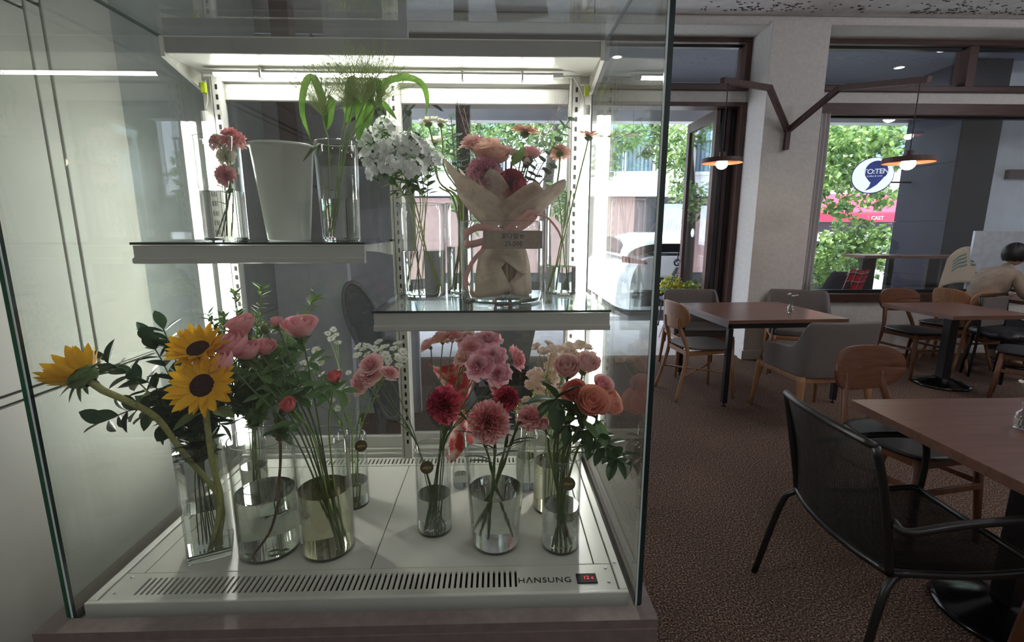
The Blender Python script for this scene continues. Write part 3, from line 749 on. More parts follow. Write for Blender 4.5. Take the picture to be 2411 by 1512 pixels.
MB().box(-si + .0006, si - .0006, -si + .0006, si - .0006, .021, .127).build('water', M_water, sq, local=True)
# small bottle behind the carnations
bt = thing('small_bottle', 'small clear bottle behind the carnation vase carrying the red printed paper', 'bottle', (-.118, 1.385, ZD))
MB().lathe([(.024, .0005), (.026, .004), (.026, .055), (.022, .072), (.012, .088), (.012, .122), (.0135, .125), (.0115, .126), (.0105, .088), (.02, .070), (.024, .054), (.024, .006)], 28).build('body', M_vase, bt, smooth=True, local=True, fixn=False)
MB().lathe([(.0001, .006), (.0235, .006), (.0235, .04), (.0001, .04)], 28).build('water', M_water, bt, local=True)
# white plastic bucket
bk = thing('white_bucket', 'tall white tapering plastic flower bucket on the upper shelf', 'bucket', (-.573, 1.37, ZS1))
M_bucket = mat('white_plastic', srgb(212, 213, 205), .3, col2=srgb(218, 219, 212), scale=5)
MB().lathe([(.0001, .001), (.052, .001), (.0545, .004), (.0785, .242), (.0835, .243), (.0845, .247), (.0825, .2505), (.0775, .249), (.0765, .244), (.052, .008), (.0001, .006)], 56).build('body', M_bucket, bk, smooth=True, local=True, fixn=True)

# ================================================================ flowers
FN = {}
def F(vs, dx=0, dy=0, lift=.012):
    """foot of a stem inside a vase"""
    p = wloc(vs); return V((p.x + dx, p.y + dy, p.z + lift))
def rim(vs, dx, dy, h): p = wloc(vs); return V((p.x + dx, p.y + dy, p.z + h))
def nrm(x, y, z): return V((x, y, z)).normalized()
# ---- sunflowers
pet_sun = petal('sunpetal', 1, .37, MP_sun, .4, .6, .12, .10, 0, 6, 4)
sep_sun = leafmesh('sunsepal', 1, .3, M_calyx, .8, .5)
def sunflower(label, p, n, R, path, lv=(), seed=1, el=.2):
    t = flower('sunflower', label, 'flower', path[0]); rr = random.Random(seed); M = frame_z(V(p), n)
    stem(t, path + [M @ V((0, 0, -R * .22))], .0072, MS_hairy, 10, .8)
    mb = MB(); mb.lathe([(R * .16, -R * .34), (R * .3, -R * .24), (R * .42, -R * .08), (R * .40, R * .0), (.0001, R * .02)], 16, mtx=M)
    hd = mb.build('head', M_calyx, t, smooth=True, fixn=False)
    MB().sphere(M @ V((0, 0, R * .02)), R * .37, R * .37, R * .10, 24, 10, mtx=M.to_3x3().to_4x4()).build('seed_disc', M_seed, hd, smooth=True, fixn=False)
    for L, (k, r0, e0, ln) in enumerate(((15, .30, el, .78), (16, .30, el - .22, .74), (9, .31, el + .3, .6))):
        for i in range(k):
            a = 2 * pi * (i + .5 * L) / k + rr.uniform(-.1, .1); e = e0 + rr.uniform(-.14, .14)
            Q = M @ Matrix.Rotation(a, 4, 'Z') @ Matrix.Translation((R * r0, 0, -R * .02 * L)) @ Matrix.Rotation(-e, 4, 'Y') @ Matrix.Rotation(rr.uniform(-.25, .25), 4, 'X')
            l = R * ln * rr.uniform(.85, 1.1); inst('petal', pet_sun, Q @ Matrix.Diagonal((l, l * rr.uniform(.9, 1.15), l, 1)), hd)
    for i in range(12):
        Q = M @ Matrix.Rotation(2 * pi * i / 12 + .1, 4, 'Z') @ Matrix.Translation((R * .28, 0, -R * .12)) @ Matrix.Rotation(.25 + rr.uniform(-.3, .3), 4, 'Y')
        inst('sepal', sep_sun, Q @ Matrix.Scale(R * .5, 4), hd)
    for q, d, sz in lv:
        q = V(q); MB().tube([q, q + V(d).normalized() * sz * .35], .0018, 5).build('leaf_stalk', MS_hairy, t, smooth=True)
        put('leaf', lf_sun, q + V(d).normalized() * sz * .33, d, t, sz, (0, -.4, 1))
    return t
f0 = F(sq, .018, -.01); 
sunflower('sunflower drooping out to the far left, seen from the side', at(192, 884, .985), nrm(-.74, .10, .60), .072,
          smooth_path([F(sq, .026, -.02, .024), at(520, 1180, 1.075), at(430, 1065, 1.06), at(370, 985, 1.03), at(300, 945, 1.0), at(243, 920, .99)], 4), [(at(318, 952, 1.0), (.5, -.3, .35), .055)], 1, .85)
sunflower('upper of the two sunflowers facing the front, tilted up', at(467, 822, 1.09), nrm(.05, -.55, .82), .066,
          smooth_path([F(sq, .03, -.012, .024), at(512, 1150, 1.10), at(497, 1030, 1.11), at(478, 920, 1.115), at(470, 860, 1.10)], 4), [], 2, .5)
sunflower('lower open sunflower facing the front with its full dark disc', at(476, 908, 1.035), nrm(.05, -.86, .5), .070,
          smooth_path([F(sq, .014, -.026, .024), at(520, 1180, 1.06), at(500, 1090, 1.06), at(488, 1000, 1.058), at(480, 940, 1.05)], 4), [(at(487, 965, 1.05), (-.7, -.3, -.35), .06), (at(490, 960, 1.05), (.7, -.25, -.1), .055)], 3, .2)
# ---- dark ruscus greenery round the sunflowers
for i, (q, dp, lab) in enumerate([((248, 850), 1.10, 'behind the side-on sunflower'), ((352, 800), 1.14, 'with the rounded high leaf'), ((385, 775), 1.17, 'rising to the left of the upper sunflower'), ((250, 990), 1.06, 'hanging low on the left'),
                                  ((310, 880), 1.12, 'with big leaves beside the side-on sunflower'), ((520, 1000), 1.13, 'spreading right under the sunflowers'), ((360, 960), 1.12, 'half hidden behind the sunflower stem'), ((440, 1000), 1.16, 'right behind the lower sunflower'), ((560, 940), 1.17, 'leaning towards the pink roses'), ((410, 900), 1.18, 'upright between the sunflowers'), ((470, 960), 1.14, 'filling the mouth of the square vase'), ((400, 1000), 1.10, 'filling the left of the vase mouth')]):
    tip = at(q[0], q[1], dp); ft = F(sq, -.02 + .003 * i, .012 * ((i % 3) - 1), .03); mid = rim(sq, -.012 + .004 * (i % 5), -.01 + .01 * (i % 3), .29)
    t = flower('ruscus_branch', 'dark glossy ruscus stem in the square vase, ' + lab, 'greenery', ft, 'ruscus stems among the sunflowers')
    pth = smooth_path([ft, mid.lerp(ft, .5), mid, mid.lerp(tip, .55) + V((0, 0, .03 if q[1] < 950 else .05)), tip], 5)
    stem(t, pth, .0016, MS_dark, 5); sprig(t, pth, lf_rus, .056, 10, .40, .98, 1, 1.1, 20 + i, True, .55)
    put('leaf', lf_rus, tip, (pth[-1] - pth[-3]), t, .055)
# ---- pink garden roses (vase J)
def gardenrose(label, p, n, R, vs, ft, mouth, knd='rose', m=MP_pink, leaves=((.5, -1), (.6, 1), (.7, -1), (.8, 1)), seed=1, op=1.2, group=None, sm=MS_dark):
    R *= 1.25; ft = F(vs, *ft); p = V(p); n = V(n).normalized(); path = smooth_path([ft, rim(vs, *mouth), rim(vs, *mouth).lerp(p, .6) + V((0, 0, .01)), p - n * R * .8], 6)
    t = flower('rosebud' if knd == 'bud' else 'garden_rose', label, 'flower', ft, group); stem(t, path, .0024, sm, 6)
    if knd == 'bud' and R > .0155: rose(t, p, n, R, m, 'rb_' + m.name, 9, .12, None, 1.5)
    elif knd == 'bud': bud(t, p, n, R, m)
    else: rose(t, p, n, R, m, 'ro_' + m.name, 13, op)
    rr = random.Random(seed)
    for u, sgn in leaves:
        q = path[int(u * (len(path) - 1))]; tg = (path[-1] - path[0]).normalized(); side = tg.cross(V((0, 1, 0))).normalized() * sgn
        for k, o in enumerate((0, .022, .022)):
            d = side + V((0, -.3, .1 + .2 * rr.random())) if k == 0 else side * .6 + V((0, -.5 if k == 1 else .5, -.3 if k == 1 else .5))
            put('leaf', lf_rose, q + side * (.004 if k else .02), d, t, .046 * rr.uniform(.8, 1.2), (0, -.3, 1))
    return t
J = vs_J
gardenrose('pink rose opening at the top left above the sunflowers, with a pointed petal', at(567, 762, 1.17), (-.2, -.3, .9), .03, J, (.02, -.01), (-.03, .01, .30), op=.9)
gardenrose('pink rose touching the right edge of the upper sunflower', at(548, 808, 1.12), (-.3, -.4, .8), .034, J, (.025, .0), (-.04, -.01, .30), op=.9, seed=2)
gardenrose('closed pink rose beside the right edge of the lower sunflower', at(522, 850, 1.07), (-.45, -.5, .75), .026, J, (.02, .01), (-.05, -.02, .30), op=.4, seed=3, leaves=())
gardenrose('pink rose seen from the side, below the top left rose', at(583, 823, 1.13), (-.25, -.3, .9), .026, J, (.03, .0), (-.035, .0, .30), op=.7, seed=4)
gardenrose('small pink rose with loose petals, fifth from the sunflowers', at(622, 815, 1.16), (.2, -.3, .9), .023, J, (.03, .01), (-.02, .01, .30), op=1.3, seed=5)
gardenrose('wide open pink rose highest in the middle of the fridge', at(707, 765, 1.20), (.05, -.25, 1), .034, J, (.03, -.015), (-.005, .015, .30), op=1.5, seed=6)
gardenrose('round pink rose bud on a thin stalk left of the wide open rose', at(649, 755, 1.20), (-.1, -.2, 1), .0135, J, (.03, -.01), (-.015, .015, .30), 'bud', seed=7, leaves=((.8, 1),))
gardenrose('coral red bud low over the rim of the rose vase', at(677, 953, 1.05), (-.2, -.5, .7), .0165, J, (.028, -.02), (.0, -.03, .29), 'bud', MP_coral, seed=8, leaves=((.6, 1),), sm=MS_green)
gardenrose('coral red bud with two big leaves on an upright stem', at(786, 885, 1.08), (0, -.3, 1), .0155, J, (.035, -.01), (.025, -.01, .295), 'bud', MP_coral, seed=9, leaves=((.72, 1), (.8, -1), (.9, 1)), sm=MS_green)
gardenrose('tiny green bud on a stalk above the sunflowers', at(623, 775, 1.19), (-.2, -.2, 1), .007, J, (.03, -.01), (-.015, .02, .30), 'bud', M_calyx, seed=10, leaves=())
# ---- leafy box greenery behind the roses (vase I) and the twig in the widest vase
for i, (q, dp, lab) in enumerate([((617, 672), 1.27, 'tall, with the light green tip left of the shelf'), ((552, 690), 1.30, 'rising in front of the left light tube'), ((745, 695), 1.25, 'leaning right with a light tip below the shelf'), ((490, 740), 1.28, 'dark, against the left light tube'), ((575, 800), 1.24, 'behind the pink roses'), ((640, 830), 1.22, 'dense, in the middle of the roses'),
                                  ((600, 900), 1.20, 'thick and low behind the twig vase'), ((690, 820), 1.24, 'right of the roses'), ((560, 960), 1.18, 'low beside the lower sunflower'), ((650, 920), 1.16, 'hanging in front of the roses'), ((720, 880), 1.18, 'wispy, above the rose vase'), ((610, 980), 1.15, 'lowest, over the twig vase'), ((530, 870), 1.22, 'between sunflowers and roses')]):
    tip = at(q[0], q[1], dp); ft = F(vs_I, .004 * (i % 5 - 2), .004 * (i % 3 - 1), .012); mid = rim(vs_I, .012 + .002 * (i % 5), -.01 + .005 * (i % 4), .25)
    t = flower('box_branch', 'fine leafy green stem ' + lab, 'greenery', ft, 'fine leafy stems around the pink roses')
    pth = smooth_path([ft, mid, mid.lerp(tip, .5) + V((0, 0, .03)), tip], 6); stem(t, pth, .0014, MS_dark if i % 2 else MS_green, 5)
    light = i in (0, 1, 2)
    stuffleaves(t, pth, .028, 140, ML_light if light else ML_mid, .32, 1, 50 + i, .4)
    for k in range(4):
        j = int((.45 + .12 * k) * (len(pth) - 1)); q0 = pth[j]; d = V((rnd.uniform(-1, 1), rnd.uniform(-.6, .3), rnd.uniform(.1, .8))).normalized()
        tw = [q0, q0 + d * .035, q0 + d * .075 + V((0, 0, .008))]; MB().tube(tw, .0008, 4).build('twig', MS_dark, t, fixn=False)
        stuffleaves(t, tw, .024, 34, ML_light if light and k > 1 else ML_mid, .15, 1, 90 + 5 * i + k, .4)
ft = F(vs_H, -.018, -.045, .011); pth = smooth_path([ft, at(640, 1235, 1.07), at(658, 1120, 1.11), at(660, 1045, 1.12), at(655, 1000, 1.12), at(670, 940, 1.13)], 5)
t = flower('brown_twig', 'single brown woody twig standing in the widest vase', 'twig', ft)
stem(t, pth, .0042, MS_brown, 8, .6)
stuffleaves(t, pth[15:], .03, 40, ML_mid, 0, 1, 5, .5); sprig(t, pth, lf_rose, .035, 6, .72, .98, 1, 1, 6)
for q, s_ in (((690, 1045), .04), ((700, 1010), .045), ((640, 1020), .035)): put('leaf', lf_rose, pth[-8], at(q[0], q[1], 1.10) - pth[-8], t, s_ * 1.4)
# bits drifting in that vase
for i, (x, y) in enumerate(((560, 1322), (650, 1306), (690, 1310))):
    p = on(x, y, ZD + .0125); p = wloc(vs_H) + (p - wloc(vs_H)) * .6; p.z = ZD + .013
    o = MB().grid(lambda u, v: V(p) + V((.03 * (u - .5), .007 * sin(pi * u) * (v - .5) * 2, .001 + .002 * sin(pi * u))), 5, 2).build('fallen_leaf', ML_mid, None, smooth=True, off=p)
    tag(o, ('dropped green leaf lying at the left on the bottom of the twig vase', 'dropped leaf fragment on the bottom of the twig vase, middle', 'dropped leaf fragment on the bottom of the twig vase, right')[i], 'leaf')
# ---- white daisies (vase K and clusters)
def daisyspray(label, heads, vs, ft, mouth, R=.011, group=None, seed=1, cm=None, m=MP_white, name='daisy_spray', sm=MS_green, n=12, layers=1):
    ft = F(vs, *ft); c = sum((V(h) for h in heads), V()) / len(heads); mo = rim(vs, *mouth); fork = mo.lerp(c, .62)
    t = flower(name, label, 'flower', ft, group); stem(t, smooth_path([ft, mo, mo.lerp(fork, .6), fork], 5), .0016, sm, 5); rr = random.Random(seed); br = MB()
    for h in heads:
        h = V(h); nn = V((rr.uniform(-.4, .4), rr.uniform(-.75, -.1), .7)) + (h - c) * 6; nn.normalize()
        br.tube(bez(fork, fork.lerp(h, .6) + V((0, 0, .004)), h - nn * .003, 5), .0008, 4); daisy(t, h, nn, R * rr.uniform(.85, 1.15), m, n, layers, cm, .1, .42, .27, rr.randint(0, 999))
    br.build('branches', sm, t, fixn=False)
    sprig(t, smooth_path([mo, fork], 6), lf_young, .022, 4, .2, 1, 1, .5, seed)
    return t
def heads(cx, cy, sx, sy, n, depth, seed, dd=.03):
    rr = random.Random(seed); out = []
    for k in range(n):
        a = 2.4 * k; q = ((k + .5) / n) ** .5
        out.append(at(cx + sx * q * cos(a) + rr.uniform(-4, 4), cy + sy * q * sin(a) + rr.uniform(-4, 4), depth + rr.uniform(-dd, dd)))
    return out
daisyspray('spray of white daisies with a flat top right of the tag vase, left half', heads(878, 830, 42, 26, 13, 1.27, 1), vs_K, (.01, 0), (.018, .01, .21), .0135, None, 1)
daisyspray('spray of white daisies with a flat top right of the tag vase, right half', heads(925, 836, 36, 28, 13, 1.28, 2), vs_K, (.0, .01), (.024, .012, .21), .0135, None, 2)
daisyspray('small white daisies against the grey chair below the shelf', heads(788, 790, 20, 22, 5, 1.34, 3), vs_K, (-.005, .01), (.0, .02, .21), .0115, None, 3)
daisyspray('white daisies around the coral bud with the big leaves', heads(790, 890, 34, 26, 6, 1.30, 4), vs_K, (-.01, 0), (-.005, .01, .21), .011, None, 4)
daisyspray('shaded white daisies in the middle of the rose foliage', heads(722, 845, 34, 34, 9, 1.28, 5), vs_K, (-.015, 0), (-.02, .015, .21), .0125, None, 5, sm=MS_dark)
daisyspray('few white daisies low behind the rose stems', heads(760, 940, 70, 40, 6, 1.29, 6), vs_K, (-.01, .01), (-.015, .0, .21), .009, None, 6)
for i in range(5):
    ft = F(vs_K, -.012 + .006 * i, .0); t = flower('daisy_stalk', 'bare green daisy stalk in the slim tag vase', 'stem', ft, 'bare stalks in the daisy vase')
    stem(t, smooth_path([ft, rim(vs_K, -.02 + .011 * i, .01, .2), at(800 + 22 * i, 930 - 10 * i, 1.32)], 5), .0013, MS_green, 5)
# ---- spray roses (vase L)
def spray(label, p, n, R, vs, ft, mouth, m=MP_pink, m2=None, lv=2, seed=1, name='spray_rose', group=None, nn=18, r=.0017, wave=.12):
    R *= 1.35; ft = F(vs, *ft); p = V(p); n = V(n).normalized(); mo = rim(vs, *mouth)
    path = smooth_path([ft, mo, mo.lerp(p, .55) + V((0, 0, .004)), p - n * R * .6], 6); t = flower(name, label, 'flower', ft, group)
    stem(t, path, r, MS_dark, 6); sprayrose(t, p, n, R, m, m2, nn, seed, wave)
    rr = random.Random(seed)
    for k in range(lv):
        q = path[int((.6 + .13 * k) * (len(path) - 1))]; d = V((rr.choice((-1, 1)), rr.uniform(-.6, .1), rr.uniform(-.1, .6))); put('leaf', lf_rose, q, d, t, .03 * rr.uniform(.8, 1.2))
    return t
L_ = vs_L
for i, (x, y, dp, R, n, m, m2, lab) in enumerate([
    (1036, 795, 1.24, .020, (-.4, -.2, .9), MP_pinkpale, MP_peach, 'pale spray rose at the upper left of the pink sheaf'), (1063, 790, 1.26, .021, (-.1, -.3, .9), MP_pink, MP_pinkpale, 'spray rose second from the left along the shelf edge'),
    (1102, 795, 1.27, .022, (0, -.3, .9), MP_pinkpale, MP_pink, 'pale spray rose in the middle along the shelf edge'), (1150, 800, 1.24, .024, (.1, -.5, .8), MP_lilac, None, 'large spray rose right of the middle at the shelf edge'),
    (1108, 818, 1.22, .024, (-.1, -.7, .6), MP_pink, MP_lilac, 'spray rose with deep pink folds, centre of the sheaf'), (1160, 838, 1.19, .024, (.15, -.8, .5), MP_lilac, None, 'full spray rose right of centre facing front'),
    (1128, 860, 1.17, .0255, (-.1, -.9, .35), MP_lilac, None, 'largest spray rose facing the front low in the sheaf'), (1173, 880, 1.17, .022, (.2, -.85, .35), MP_lilac, None, 'lowest right spray rose of the round cluster'),
    (1218, 842, 1.22, .023, (.8, -.35, .45), MP_pink, None, 'spray rose leaning out furthest to the right'), (1088, 842, 1.2, .018, (-.5, -.5, .7), MP_peach, MP_pinkpale, 'small peach spray rose left of the largest'),
    (1005, 812, 1.22, .017, (-.7, -.2, .7), MP_pinkpale, None, 'pale loose spray rose leaning out to the upper left'), (1170, 912, 1.18, .015, (.3, -.5, .6), MP_pinkpale, None, 'half closed pale spray rose below the cluster')]):
    spray(lab, at(x, y, dp), n, R, L_, (-.022 + .003 * i, -.02 + .004 * (i % 4)), (.02 + .001 * i, .01 * (i % 3 - 1), .237), m, m2, 1, 100 + i)
for i, (x, y, R, n, lab) in enumerate([(872, 858, .022, (-.3, -.6, .7), 'upper spray rose of the cluster bending out to the left'), (868, 880, .021, (-.1, -.85, .5), 'middle spray rose of the cluster bending out to the left'), (848, 900, .022, (-.5, -.7, .4), 'lowest spray rose of the cluster bending out to the left'), (918, 878, .0165, (.4, -.3, .8), 'small spray rose right of the left-bending cluster')]):
    spray(lab, at(x, y, 1.15), n, R, L_, (.02 - .006 * i, 0), (-.036, -.004, .237), MP_pink, MP_pinkpale, 0, 130 + i, r=.0015)
# ---- carnations (vase M)
def carn(label, p, n, R, vs, ft, mouth, m, lv, seed):
    R *= 1.17; ft = F(vs, *ft); p = V(p); n = V(n).normalized(); mo = rim(vs, *mouth)
    path = smooth_path([ft, ft.lerp(mo, .55), mo, p - n * R * 1.35], 6); t = flower('carnation', label, 'flower', ft)
    stem(t, path, .0034, MS_dark, 8, .7, 5); carnation(t, p, n, R, m, 36, seed)
    rr = random.Random(seed)
    for u, sx in lv: put('leaf', lf_carn, path[int(u * (len(path) - 1))], (sx, -.5, .7), t, .085 * rr.uniform(.8, 1.1), (0, 0, 1))
    return t
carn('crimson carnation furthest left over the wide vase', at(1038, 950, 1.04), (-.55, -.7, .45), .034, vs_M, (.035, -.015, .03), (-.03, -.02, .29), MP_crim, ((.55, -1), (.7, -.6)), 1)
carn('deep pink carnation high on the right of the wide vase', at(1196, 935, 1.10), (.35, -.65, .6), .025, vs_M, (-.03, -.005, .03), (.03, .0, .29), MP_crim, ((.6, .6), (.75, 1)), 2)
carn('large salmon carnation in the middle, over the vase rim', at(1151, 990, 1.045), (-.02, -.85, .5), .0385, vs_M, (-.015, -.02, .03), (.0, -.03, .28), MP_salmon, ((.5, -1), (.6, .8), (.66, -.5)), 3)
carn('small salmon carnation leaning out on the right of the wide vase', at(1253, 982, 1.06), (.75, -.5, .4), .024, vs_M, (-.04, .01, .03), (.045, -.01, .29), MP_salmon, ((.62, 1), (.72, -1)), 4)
# ---- roses (vase N)
def bigrose(label, p, n, R, m, ft, mouth, op, mo_=None, H=1.25, lv=(), vs=vs_N, cat='flower'):
    R *= 1.12; ft = F(vs, *ft); p = V(p); n = V(n).normalized(); mo = rim(vs, *mouth); path = smooth_path([ft, mo, mo.lerp(p, .5) + V((.004, 0, .006)), p - n * R * 1.0], 6)
    t = flower('long_rose', label, cat, ft); stem(t, path, .0034, MS_dark, 8, .75); rose(t, p, n, R, m, 'big_' + m.name + (mo_.name if mo_ else ''), 16, op, mo_, H)
    for q, s_ in lv: put('leaf', lf_rose, path[-5], V(q) - path[-5], t, s_)
    return t
bigrose('orange rose in the middle front of the right vase, pointing at the viewer', at(1393, 945, 1.05), (.1, -.75, .65), .036, MP_orange, (-.01, -.02), (.0, -.02, .245), .6, None, 1.3, [(at(1345, 985, 1.03), .075), (at(1420, 1040, 1.02), .055)])
bigrose('orange rose furthest right, opening towards the side pane', at(1437, 945, 1.08), (.7, -.45, .6), .034, MP_orange, (-.02, -.02), (.03, -.01, .245), .9, None, 1.25, [(at(1440, 1085, 1.02), .07)])
bigrose('coral rose at the left back of the orange roses', at(1352, 922, 1.09), (-.45, -.5, .75), .030, MP_coral, (.01, -.02), (-.02, 0, .245), .6, MP_orange, 1.35, [(at(1325, 960, 1.05), .085)])
bigrose('small cream rose with a red heart above the orange roses', at(1418, 905, 1.10), (.25, -.6, .75), .023, MP_pink, (-.01, -.01), (.015, .01, .245), 1.0, MP_edge, 1.3)
bigrose('pale rose with pink petal edges, the left of the two high ones', at(1335, 862, 1.13), (-.15, -.6, .8), .031, MP_edge, (.0, -.02), (-.01, .015, .245), .35, None, 1.45, [(at(1320, 850, 1.06), .04)])
bigrose('pale rose with pink petal edges, the right of the two high ones', at(1383, 852, 1.16), (.25, -.45, .85), .029, MP_edge, (.01, -.01), (.005, .02, .245), .6, None, 1.45, [(at(1380, 900, 1.1), .06)])
bigrose('salmon rose bud beside the small leaning carnation', at(1278, 998, 1.07), (-.3, -.4, .8), .0165, MP_salmon, (.02, -.01), (-.03, -.01, .245), .2, None, 1.4, [(at(1300, 1035, 1.05), .03)])
for i, (x, y) in enumerate(((1450, 1080), (1425, 1050), (1310, 940), (1340, 1000), (1385, 1010), (1360, 960), (1400, 1035))):
    ft = F(vs_N, .012 * cos(i), .012 * sin(i), .19); t = flower('rose_greenery', ('dark serrated rose leaves ' + ('pointing down to the right pane', 'under the rightmost orange rose', 'standing broad at the left of the orange roses', 'under the coral rose', 'under the middle orange rose', 'behind the middle orange rose', 'right of the vase mouth')[i]), 'greenery', ft)
    tip = at(x, y, 1.06 + .008 * i); pth = smooth_path([ft, rim(vs_N, .02 * cos(i * 2), .015 * sin(i * 2), .25), tip], 5); stem(t, pth, .0018, MS_dark, 5)
    for k, (dx, dz) in enumerate(((.7, -.3), (-.7, .1), (.1, -.7), (-.3, .7), (.6, .5), (-.6, -.5))): put('leaf', lf_rus, tip, (dx + .3 * cos(i), -.35, dz), t, .055 if i != 2 else .08)
# ---- blush daisies (vase O)
for i, (x, y, n_, lab) in enumerate([(1290, 825, 5, 'blush daisies high against the light tube'), (1340, 828, 6, 'blush daisies highest, above the pale roses'), (1255, 900, 4, 'blush daisies open on the left with a clear centre'), (1290, 880, 5, 'blush daisies left of the pale roses'), (1265, 945, 5, 'blush daisies lowest beside the deep pink carnation'), (1300, 925, 6, 'blush daisies in the middle left of the coral rose'), (1385, 835, 4, 'blush daisies peeping out right of the pale roses')]):
    daisyspray(lab, heads(x, y, 26, 20, n_, 1.25 + .012 * (i % 3), 30 + i), vs_O, (.005 * (i - 3), .006 * (i % 3)), (-.02 + .008 * i, -.02 + .008 * (i % 3), .25), .0175, None, 60 + i, M_yolk, MP_blush, 'blush_daisy_spray', MS_green, 15, 2)
for i in range(7):
    ft = F(vs_O if i % 2 else vs_P, -.02 + .007 * i, 0); t = flower('thin_greenery', 'thin light green leafy stalk behind the carnation vase', 'stem', ft, 'thin green stalks behind the carnations')
    pth = smooth_path([ft, ft + V((.01 * (i % 3 - 1), .01, .22)), at(1235 + 13 * i, 960 - 15 * (i % 3), 1.29)], 5); stem(t, pth, .0013, MS_yellow, 5); stuffleaves(t, pth, .028, 26, ML_light, .35, 1, 140 + i, .18)
# ---- red and white printed paper cone behind the spray roses
def paperpat(name, base, ink, scale, lo=.47, hi=.53):
    return mat(name, base, .7, col2=ink, scale=scale, trans=.3, lo=lo, hi=hi, detail=5)
M_redpaper = paperpat('red_printed_paper', srgb(250, 222, 208), srgb(216, 74, 76), 22, .40, .52)
pp = thing('printed_paper_wrap', 'red and white flower-printed paper wrap behind the pink spray roses', 'wrapping paper', at(1078, 1040, 1.36))
def cone(a0, a1, c0, r0, c1, r1, m, nm, par, tipf=None, nu=18, nv=5):
    c0, c1 = V(c0), V(c1)
    def fn(u, v):
        a = a0 + (a1 - a0) * u; q = v * (1 + (tipf(u) if tipf else 0)); r = r0 + (r1 - r0) * q; c = c0.lerp(c1, q)
        return c + V((r * cos(a), r * sin(a), .004 * sin(u * 14)))
    return MB().grid(fn, nu, nv).build(nm, m, par, smooth=True, solid=.0006)
cone(2.7, 6.9, at(1085, 960, 1.345), .008, at(1072, 870, 1.33), .062, M_redpaper, 'upper_sheet', pp, lambda u: .3 * sin(u * pi))
cone(3.0, 6.6, at(1085, 965, 1.345), .01, at(1085, 1055, 1.36), .042, M_redpaper, 'lower_sheet', pp, lambda u: .2 * sin(u * pi * 2))
# ---- white phlox (vase C)
for i, (x, y, dp, lab) in enumerate([(868, 320, 1.47, 'high on the left'), (905, 300, 1.5, 'with the highest left crown'), (876, 365, 1.45, 'at the far left edge'), (915, 350, 1.44, 'left of the middle'), (960, 335, 1.46, 'in the middle, highest'), (930, 385, 1.42, 'low in the middle'), (985, 350, 1.45, 'right of the middle'), (1010, 375, 1.46, 'at the right edge'), (890, 395, 1.43, 'lowest on the left'), (975, 395, 1.41, 'low on the right')]):
    a = 2.4 * i; ft = F(vs_C, .045 * cos(a), .04 * sin(a), .012); mo = rim(vs_C, (x - 950) * .0004 - .004, .02 * sin(a) - .012, .272); tip = at(x, y, dp)
    t = flower('white_phlox', 'white phlox in the left vase of the lower shelf, head ' + lab, 'flower', ft); pth = smooth_path([ft, ft.lerp(mo, .5), mo, mo.lerp(tip, .55), tip], 5); stem(t, pth, .0017, MS_yellow, 5)
    florets(t, tip, (rnd.uniform(-.35, .25), -.75, .65), .038, MP_white, 12, .0165, 200 + i)
    sprig(t, pth, lf_rose, .038, 5, .58, .92, 1, 1.2, 210 + i); stuffleaves(t, [tip - V((0, 0, .045)), tip + V((0, 0, .025))], .028, 46, ML_mid, 0, 1, 220 + i, .22, 'bracts')
# ---- cream gerberas and eucalyptus (vase D)
def gerb(label, p, n, R, m, path, seed=1, sm=MS_green, r=.0026, el=.2):
    t = flower('gerbera', label, 'flower', path[0]); n = V(n).normalized(); p = V(p); stem(t, path + [p - n * R * .25], r, sm, 8)
    M = frame_z(p, n); MB().lathe([(R * .1, -R * .34), (R * .3, -R * .22), (R * .36, -R * .03), (R * .2, 0)], 12, mtx=M).build('calyx', M_calyx, t, smooth=True, fixn=False)
    daisy(t, p, n, R, m, 18, 2, mat('gerbera_heart', srgb(226, 196, 120), .8, scale=200), .18, .3, .22, seed, el); return t
D_ = vs_D
gerb('cream gerbera tilted up, left of the pair, above the phlox', at(1008, 290, 1.50), (-.25, -.1, .95), .034, MP_cream, smooth_path([F(D_, .02, 0), rim(D_, -.01, -.01, .27), at(1030, 420, 1.5), at(1018, 330, 1.5)], 5), 1, el=.35)
gerb('cream gerbera on the right of the pair above the phlox', at(1038, 292, 1.52), (.1, -.15, .95), .030, MP_cream, smooth_path([F(D_, -.02, 0), rim(D_, .01, 0, .27), at(1048, 400, 1.52), at(1042, 330, 1.52)], 5), 2, el=.45)
gerb('cream gerbera low behind the phlox', at(1022, 335, 1.54), (-.1, -.35, .9), .034, MP_cream, smooth_path([F(D_, .0, .01), rim(D_, .0, .01, .27), at(1035, 430, 1.54), at(1026, 365, 1.54)], 5), 3, el=.3)
for i, (x, y, dp, lab) in enumerate([(1062, 275, 1.5, 'upright above the cream gerberas'), (1078, 320, 1.48, 'between gerberas and bouquet'), (1085, 380, 1.46, 'just left of the bouquet')]):
    ft = F(D_, .008 * i - .01, .01); tip = at(x, y, dp); pth = smooth_path([ft, rim(D_, .004 * i, .0, .27), rim(D_, .004 * i, .0, .27).lerp(tip, .5), tip], 6)
    t = flower('eucalyptus_branch', 'round-leaved eucalyptus stem ' + lab, 'greenery', ft); stem(t, pth, .0016, MS_dark, 5); sprig(t, pth, lf_euc, .023, 8, .5, 1, 1, 1, 300 + i, True, .3)
for i in range(3):
    ft = F(D_, -.015 + .013 * i, -.01); t = flower('green_stalk', 'bright green gerbera stalk crossing behind the phlox vase', 'stem', ft, 'green stalks in the cream gerbera vase'); stem(t, smooth_path([ft, rim(D_, .014 - .011 * i, -.01, .27), at(1058 - 12 * i, 440, 1.5)], 5), .0026, MS_yellow, 6)
